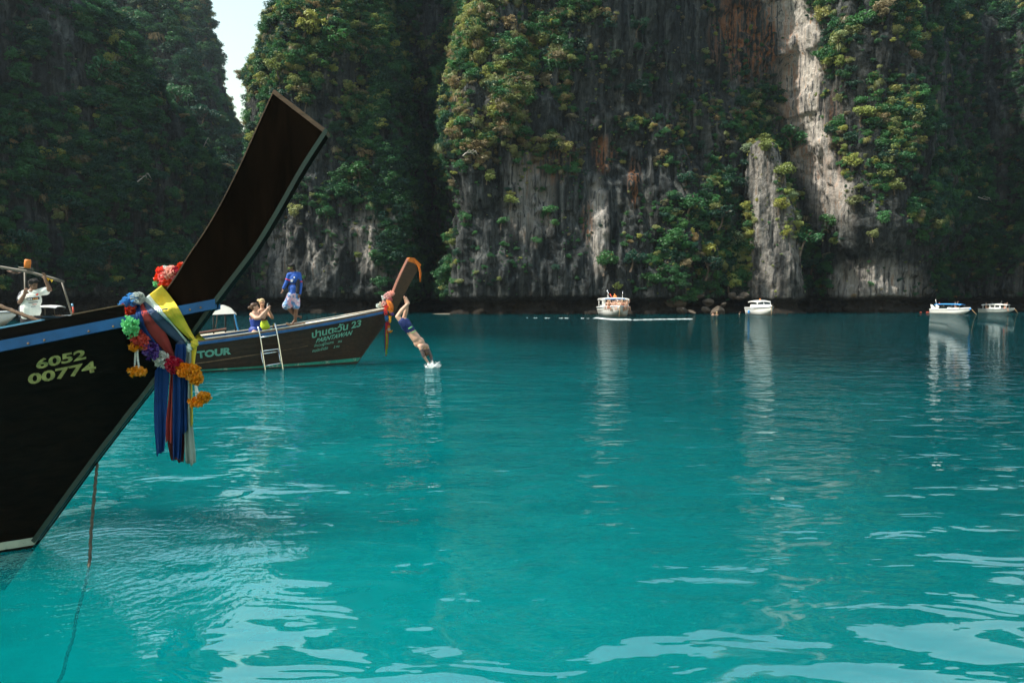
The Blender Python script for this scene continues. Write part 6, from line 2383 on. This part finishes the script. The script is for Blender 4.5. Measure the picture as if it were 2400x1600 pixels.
mb = MB()
chain(mb, [sA, t_(76, 685.5), sB], [0.075, 0.085, 0.075])
mb.ell(t_(74, 703), (0.205, 0.145, 0.20))
mb.ell(t_(72.5, 727), (0.205, 0.145, 0.20))
mb.cap(t_(70, 722), t_(70, 736), 0.185, 0.175)
chain(mb, [sA, t_(51, 700, -0.09)], [0.082, 0.085])
chain(mb, [sB, t_(106.5, 682, 0.03)], [0.080, 0.088])
remesh(mb, "shirt", "shirt_white", man, 0.012)
mb = MB()
mb.ell(t_(72.5, 748), (0.185, 0.14, 0.12))
for k in (-1, 1):
    a = t_(72.5, 748) + Vector((0.09 * k, 0, 0))
    mb.cap(a, Vector((a.x, a.y - 0.02, 1.02)), 0.12, 0.10)
remesh(mb, "trousers", "trousers_dark", man, 0.014)
mb = MB()
mb.cap(t_(54, 690, -0.05), t_(50, 701, -0.085), 0.084, 0.088)
mb.cap(t_(52, 722, -0.06), t_(52, 738, -0.06), 0.07, 0.07)
remesh(mb, "navy_panel", "band_navy", man, 0.014)
patch("chest_band", "band_navy", 77.5, 699.5, 30, 6.2, Yt - 0.158, man, -0.09)
for i, (u, mm, w_) in enumerate(((66, "print_white", 2.2), (70, "print_white", 2.6), (74, "print_white", 1.8), (79, "print_orange", 3), (83, "print_orange", 2.2), (87, "print_orange", 2.6))):
    patch("band_print", mm, u, 700.5 - 0.09 * (u - 77), w_, 3.0, Yt - 0.164, man, -0.09)
patch("chest_logo", "trim_red", 87, 690, 6, 3.2, Yt - 0.150, man, -0.5)
patch("chest_logo", "print_orange", 85.5, 692, 2.2, 2.2, Yt - 0.155, man)
for (u, v, ww, mm) in ((72, 709, 10, "band_navy"), (82, 708, 12, "band_navy"), (81, 713, 9, "trim_red"), (78, 718, 10, "cloth_slate")):
    patch("shirt_print", mm, u, v, ww, 1.6, Yt - 0.165, man, -0.09)

# --- passengers crowding the big speedboat's bow, and swimmers
def tiny_body(seed):
    r = random.Random(seed)
    mb = MB()
    mb.ell((0, 0, 0.78), (0.085, 0.095, 0.115))
    mb.cap((0, 0, 0.60), (0, 0, 0.70), 0.055, 0.05)
    mb.cap((0, -0.15, 0.54), (0, 0.15, 0.54), 0.065, 0.065)
    mb.ell((0, 0, 0.40), (0.11, 0.165, 0.2))
    mb.ell((0, 0, 0.14), (0.13, 0.17, 0.14))
    for k in (-1, 1):
        up = seed % 3 == 0 and k == 1
        e = Vector((0.12, 0.24 * k, 0.62 if up else 0.34))
        h = Vector((0.22, 0.20 * k, 0.92 if up else 0.22))
        chain(mb, [Vector((0, 0.17 * k, 0.53)), e, h], [0.05, 0.04, 0.03])
        mb.ell(h, (0.04, 0.04, 0.05))
        kn = Vector((0.40, 0.11 * k, 0.14 + 0.06 * (seed % 2)))
        chain(mb, [Vector((0.05, 0.09 * k, 0.10)), kn, kn + Vector((0.06, 0, -0.38))], [0.085, 0.06, 0.045])
    return mb
def tiny_meshes(seed, skin):
    dummy = remesh(tiny_body(seed), "body", skin, None, 0.03, 2)
    me = dummy.data
    bpy.data.objects.remove(dummy)
    hb = MB()
    hb.ell((-0.02, 0, 0.82), (0.092, 0.102, 0.095), seg=10, rings=6)
    hm = bpy.data.meshes.new("hair")
    hm.from_pydata([tuple(v) for v in hb.v], [], hb.f)
    hm.materials.append(MATS[("hair_black", "hair_brown", "hair_blond")[seed % 3]])
    sw = MB()
    sw.ell((0, 0, 0.13), (0.14, 0.18, 0.13), seg=10, rings=6)
    sm_ = bpy.data.meshes.new("swimwear")
    sm_.from_pydata([tuple(v) for v in sw.v], [], sw.f)
    sm_.materials.append(MATS[("trunks_blue", "swim_black", "trim_red", "blue_canvas")[seed % 4]])
    tp_ = MB()
    tp_.ell((0, 0, 0.44), (0.118, 0.172, 0.06), seg=10, rings=6)
    tm = bpy.data.meshes.new("swim_top")
    tm.from_pydata([tuple(v) for v in tp_.v], [], tp_.f)
    tm.materials.append(MATS[("swim_black", "print_white", "trim_red")[seed % 3]])
    return me, hm, sm_, tm
TB = [tiny_meshes(s, k) for s, k in ((1, "skin_fair"), (2, "skin_tan"), (3, "skin_fair"), (4, "skin_tan"), (6, "skin_fair"))]
def place_person(i, loc, rz, label, group, scale=1.0):
    e = empty("person", loc, label, "person", group, rz)
    me, hm, sm_, tm = TB[i % len(TB)]
    for nm, m in (("body", me), ("hair", hm), ("swimwear", sm_)) + ((("swim_top", tm),) if i % 2 else ()):
        o = bpy.data.objects.new(nm, m)
        COL.objects.link(o)
        o.parent = e
        o.scale = (scale,) * 3
    return e
M1 = Matrix.LocRotScale(S1.root.location, S1.root.rotation_euler, S1.root.scale)
rp = random.Random(21)
hz = S1.root.rotation_euler.z
PASS = [(3.9, 0.0, 1.05), (3.5, 0.45, 1.0), (3.55, -0.4, 1.0), (3.1, 0.75, 1.0), (3.0, 0.15, 1.02), (3.1, -0.55, 1.0), (3.05, -0.95, 1.0), (2.5, 0.9, 1.05), (2.45, 0.35, 1.08), (2.5, -0.2, 1.08), (2.4, -0.75, 1.05), (1.9, 0.6, 1.12), (1.8, -0.1, 1.15), (1.85, -0.95, 1.1), (2.0, 1.15, 1.05)]
PL_LAB = ["foremost passenger seated at the very tip of the big speedboat's bow"] + ["swimsuited passenger packed among others on the big speedboat's bow"] * 14
for i, (x, y, z) in enumerate(PASS):
    place_person(i, M1 @ Vector((x, y, z - 0.12)), hz + rp.uniform(-0.7, 0.7), PL_LAB[i], "passengers on the big speedboat's bow")
place_person(2, M1 @ Vector((0.2, 1.2, 0.75)), hz, "passenger inside the left window of the big speedboat's cabin", "passengers inside boats")
for (S, x, y, z, lab) in ((S3, 0.9, -0.3, 0.95, "passenger sitting under the blue awning"), (S4, 1.6, -0.4, 0.75, "passenger standing at the bow of the grey-hulled cabin boat"), (S4, -1.9, -0.3, 0.75, "passenger sitting at the stern of the grey-hulled cabin boat"), (S5, 0.9, -0.3, 0.9, "passenger in the white motor boat at the left edge")):
    Mx = Matrix.LocRotScale(S.root.location, S.root.rotation_euler, S.root.scale)
    place_person(int(x * 3) + 5, Mx @ Vector((x, y, z)), S.root.rotation_euler.z, lab, "passengers inside boats")
for i, (u, v, lab) in enumerate(((1671, 737.5, "left one of two swimmers bobbing side by side before the boulders"), (1680, 737.3, "right one of two swimmers bobbing side by side before the boulders"), (1733, 736.6, "swimmer lying low in the water left of the small cabin speedboat"))):
    q = at_z(u, v, 0)
    place_person(i, (q.x, q.y, -0.55 if i < 2 else -0.62), rp.uniform(0, 6), lab, "swimmers near the rocks")

# ---------------------------------------------------------------- pieces that belong to a part
def nest(child, part):
    for root in [o for o in SC.objects if o.parent is None and o.type == 'EMPTY']:
        kids = list(root.children)
        ps = [k for k in kids if k.name.split('.')[0] == part]
        cs = [k for k in kids if k.name.split('.')[0] == child]
        if not ps:
            continue
        for i, c in enumerate(cs):
            p = ps[min(i * len(ps) // max(len(cs), 1), len(ps) - 1)]
            c.parent = p
            c.matrix_parent_inverse = Matrix()
for c, p in (("cabin_window", "side_cabin"), ("cabin_window", "cabin"), ("awning_post", "awning"), ("roof_post", "hardtop"), ("roof_post", "roof"), ("roof_hatch", "roof"), ("window_pillar", "windscreen"),
             ("prow_cap", "prow_board"), ("prow_edging", "prow_board"), ("prow_face", "prow_board"), ("bolt", "rub_rail"), ("knot", "wrap"), ("strap", "swimsuit"), ("strap", "bikini_top"),
             ("sleeve_band", "shirt"), ("side_panel", "shirt"), ("chest_badge", "shirt"), ("chest_print", "shirt"), ("chest_stripe", "shirt"), ("navy_panel", "shirt"), ("chest_band", "shirt"), ("chest_logo", "shirt"),
             ("shirt_print", "shirt"), ("side_stripe", "swim_trunks"), ("waistband", "swim_trunks"), ("hood_front", "canvas_hood"), ("bow_post_tip", "bow_post"), ("beacon_bracket", "beacon"), ("eye", "body")):
    nest(c, p)
for root in [o for o in SC.objects if o.get('category') == 'person']:
    for o in [k for k in root.children if k.name.split('.')[0] == 'band_print']:
        q = [k for k in root.children if k.name.split('.')[0] == 'shirt']
        if q:
            o.parent = q[0]
            o.matrix_parent_inverse = Matrix()
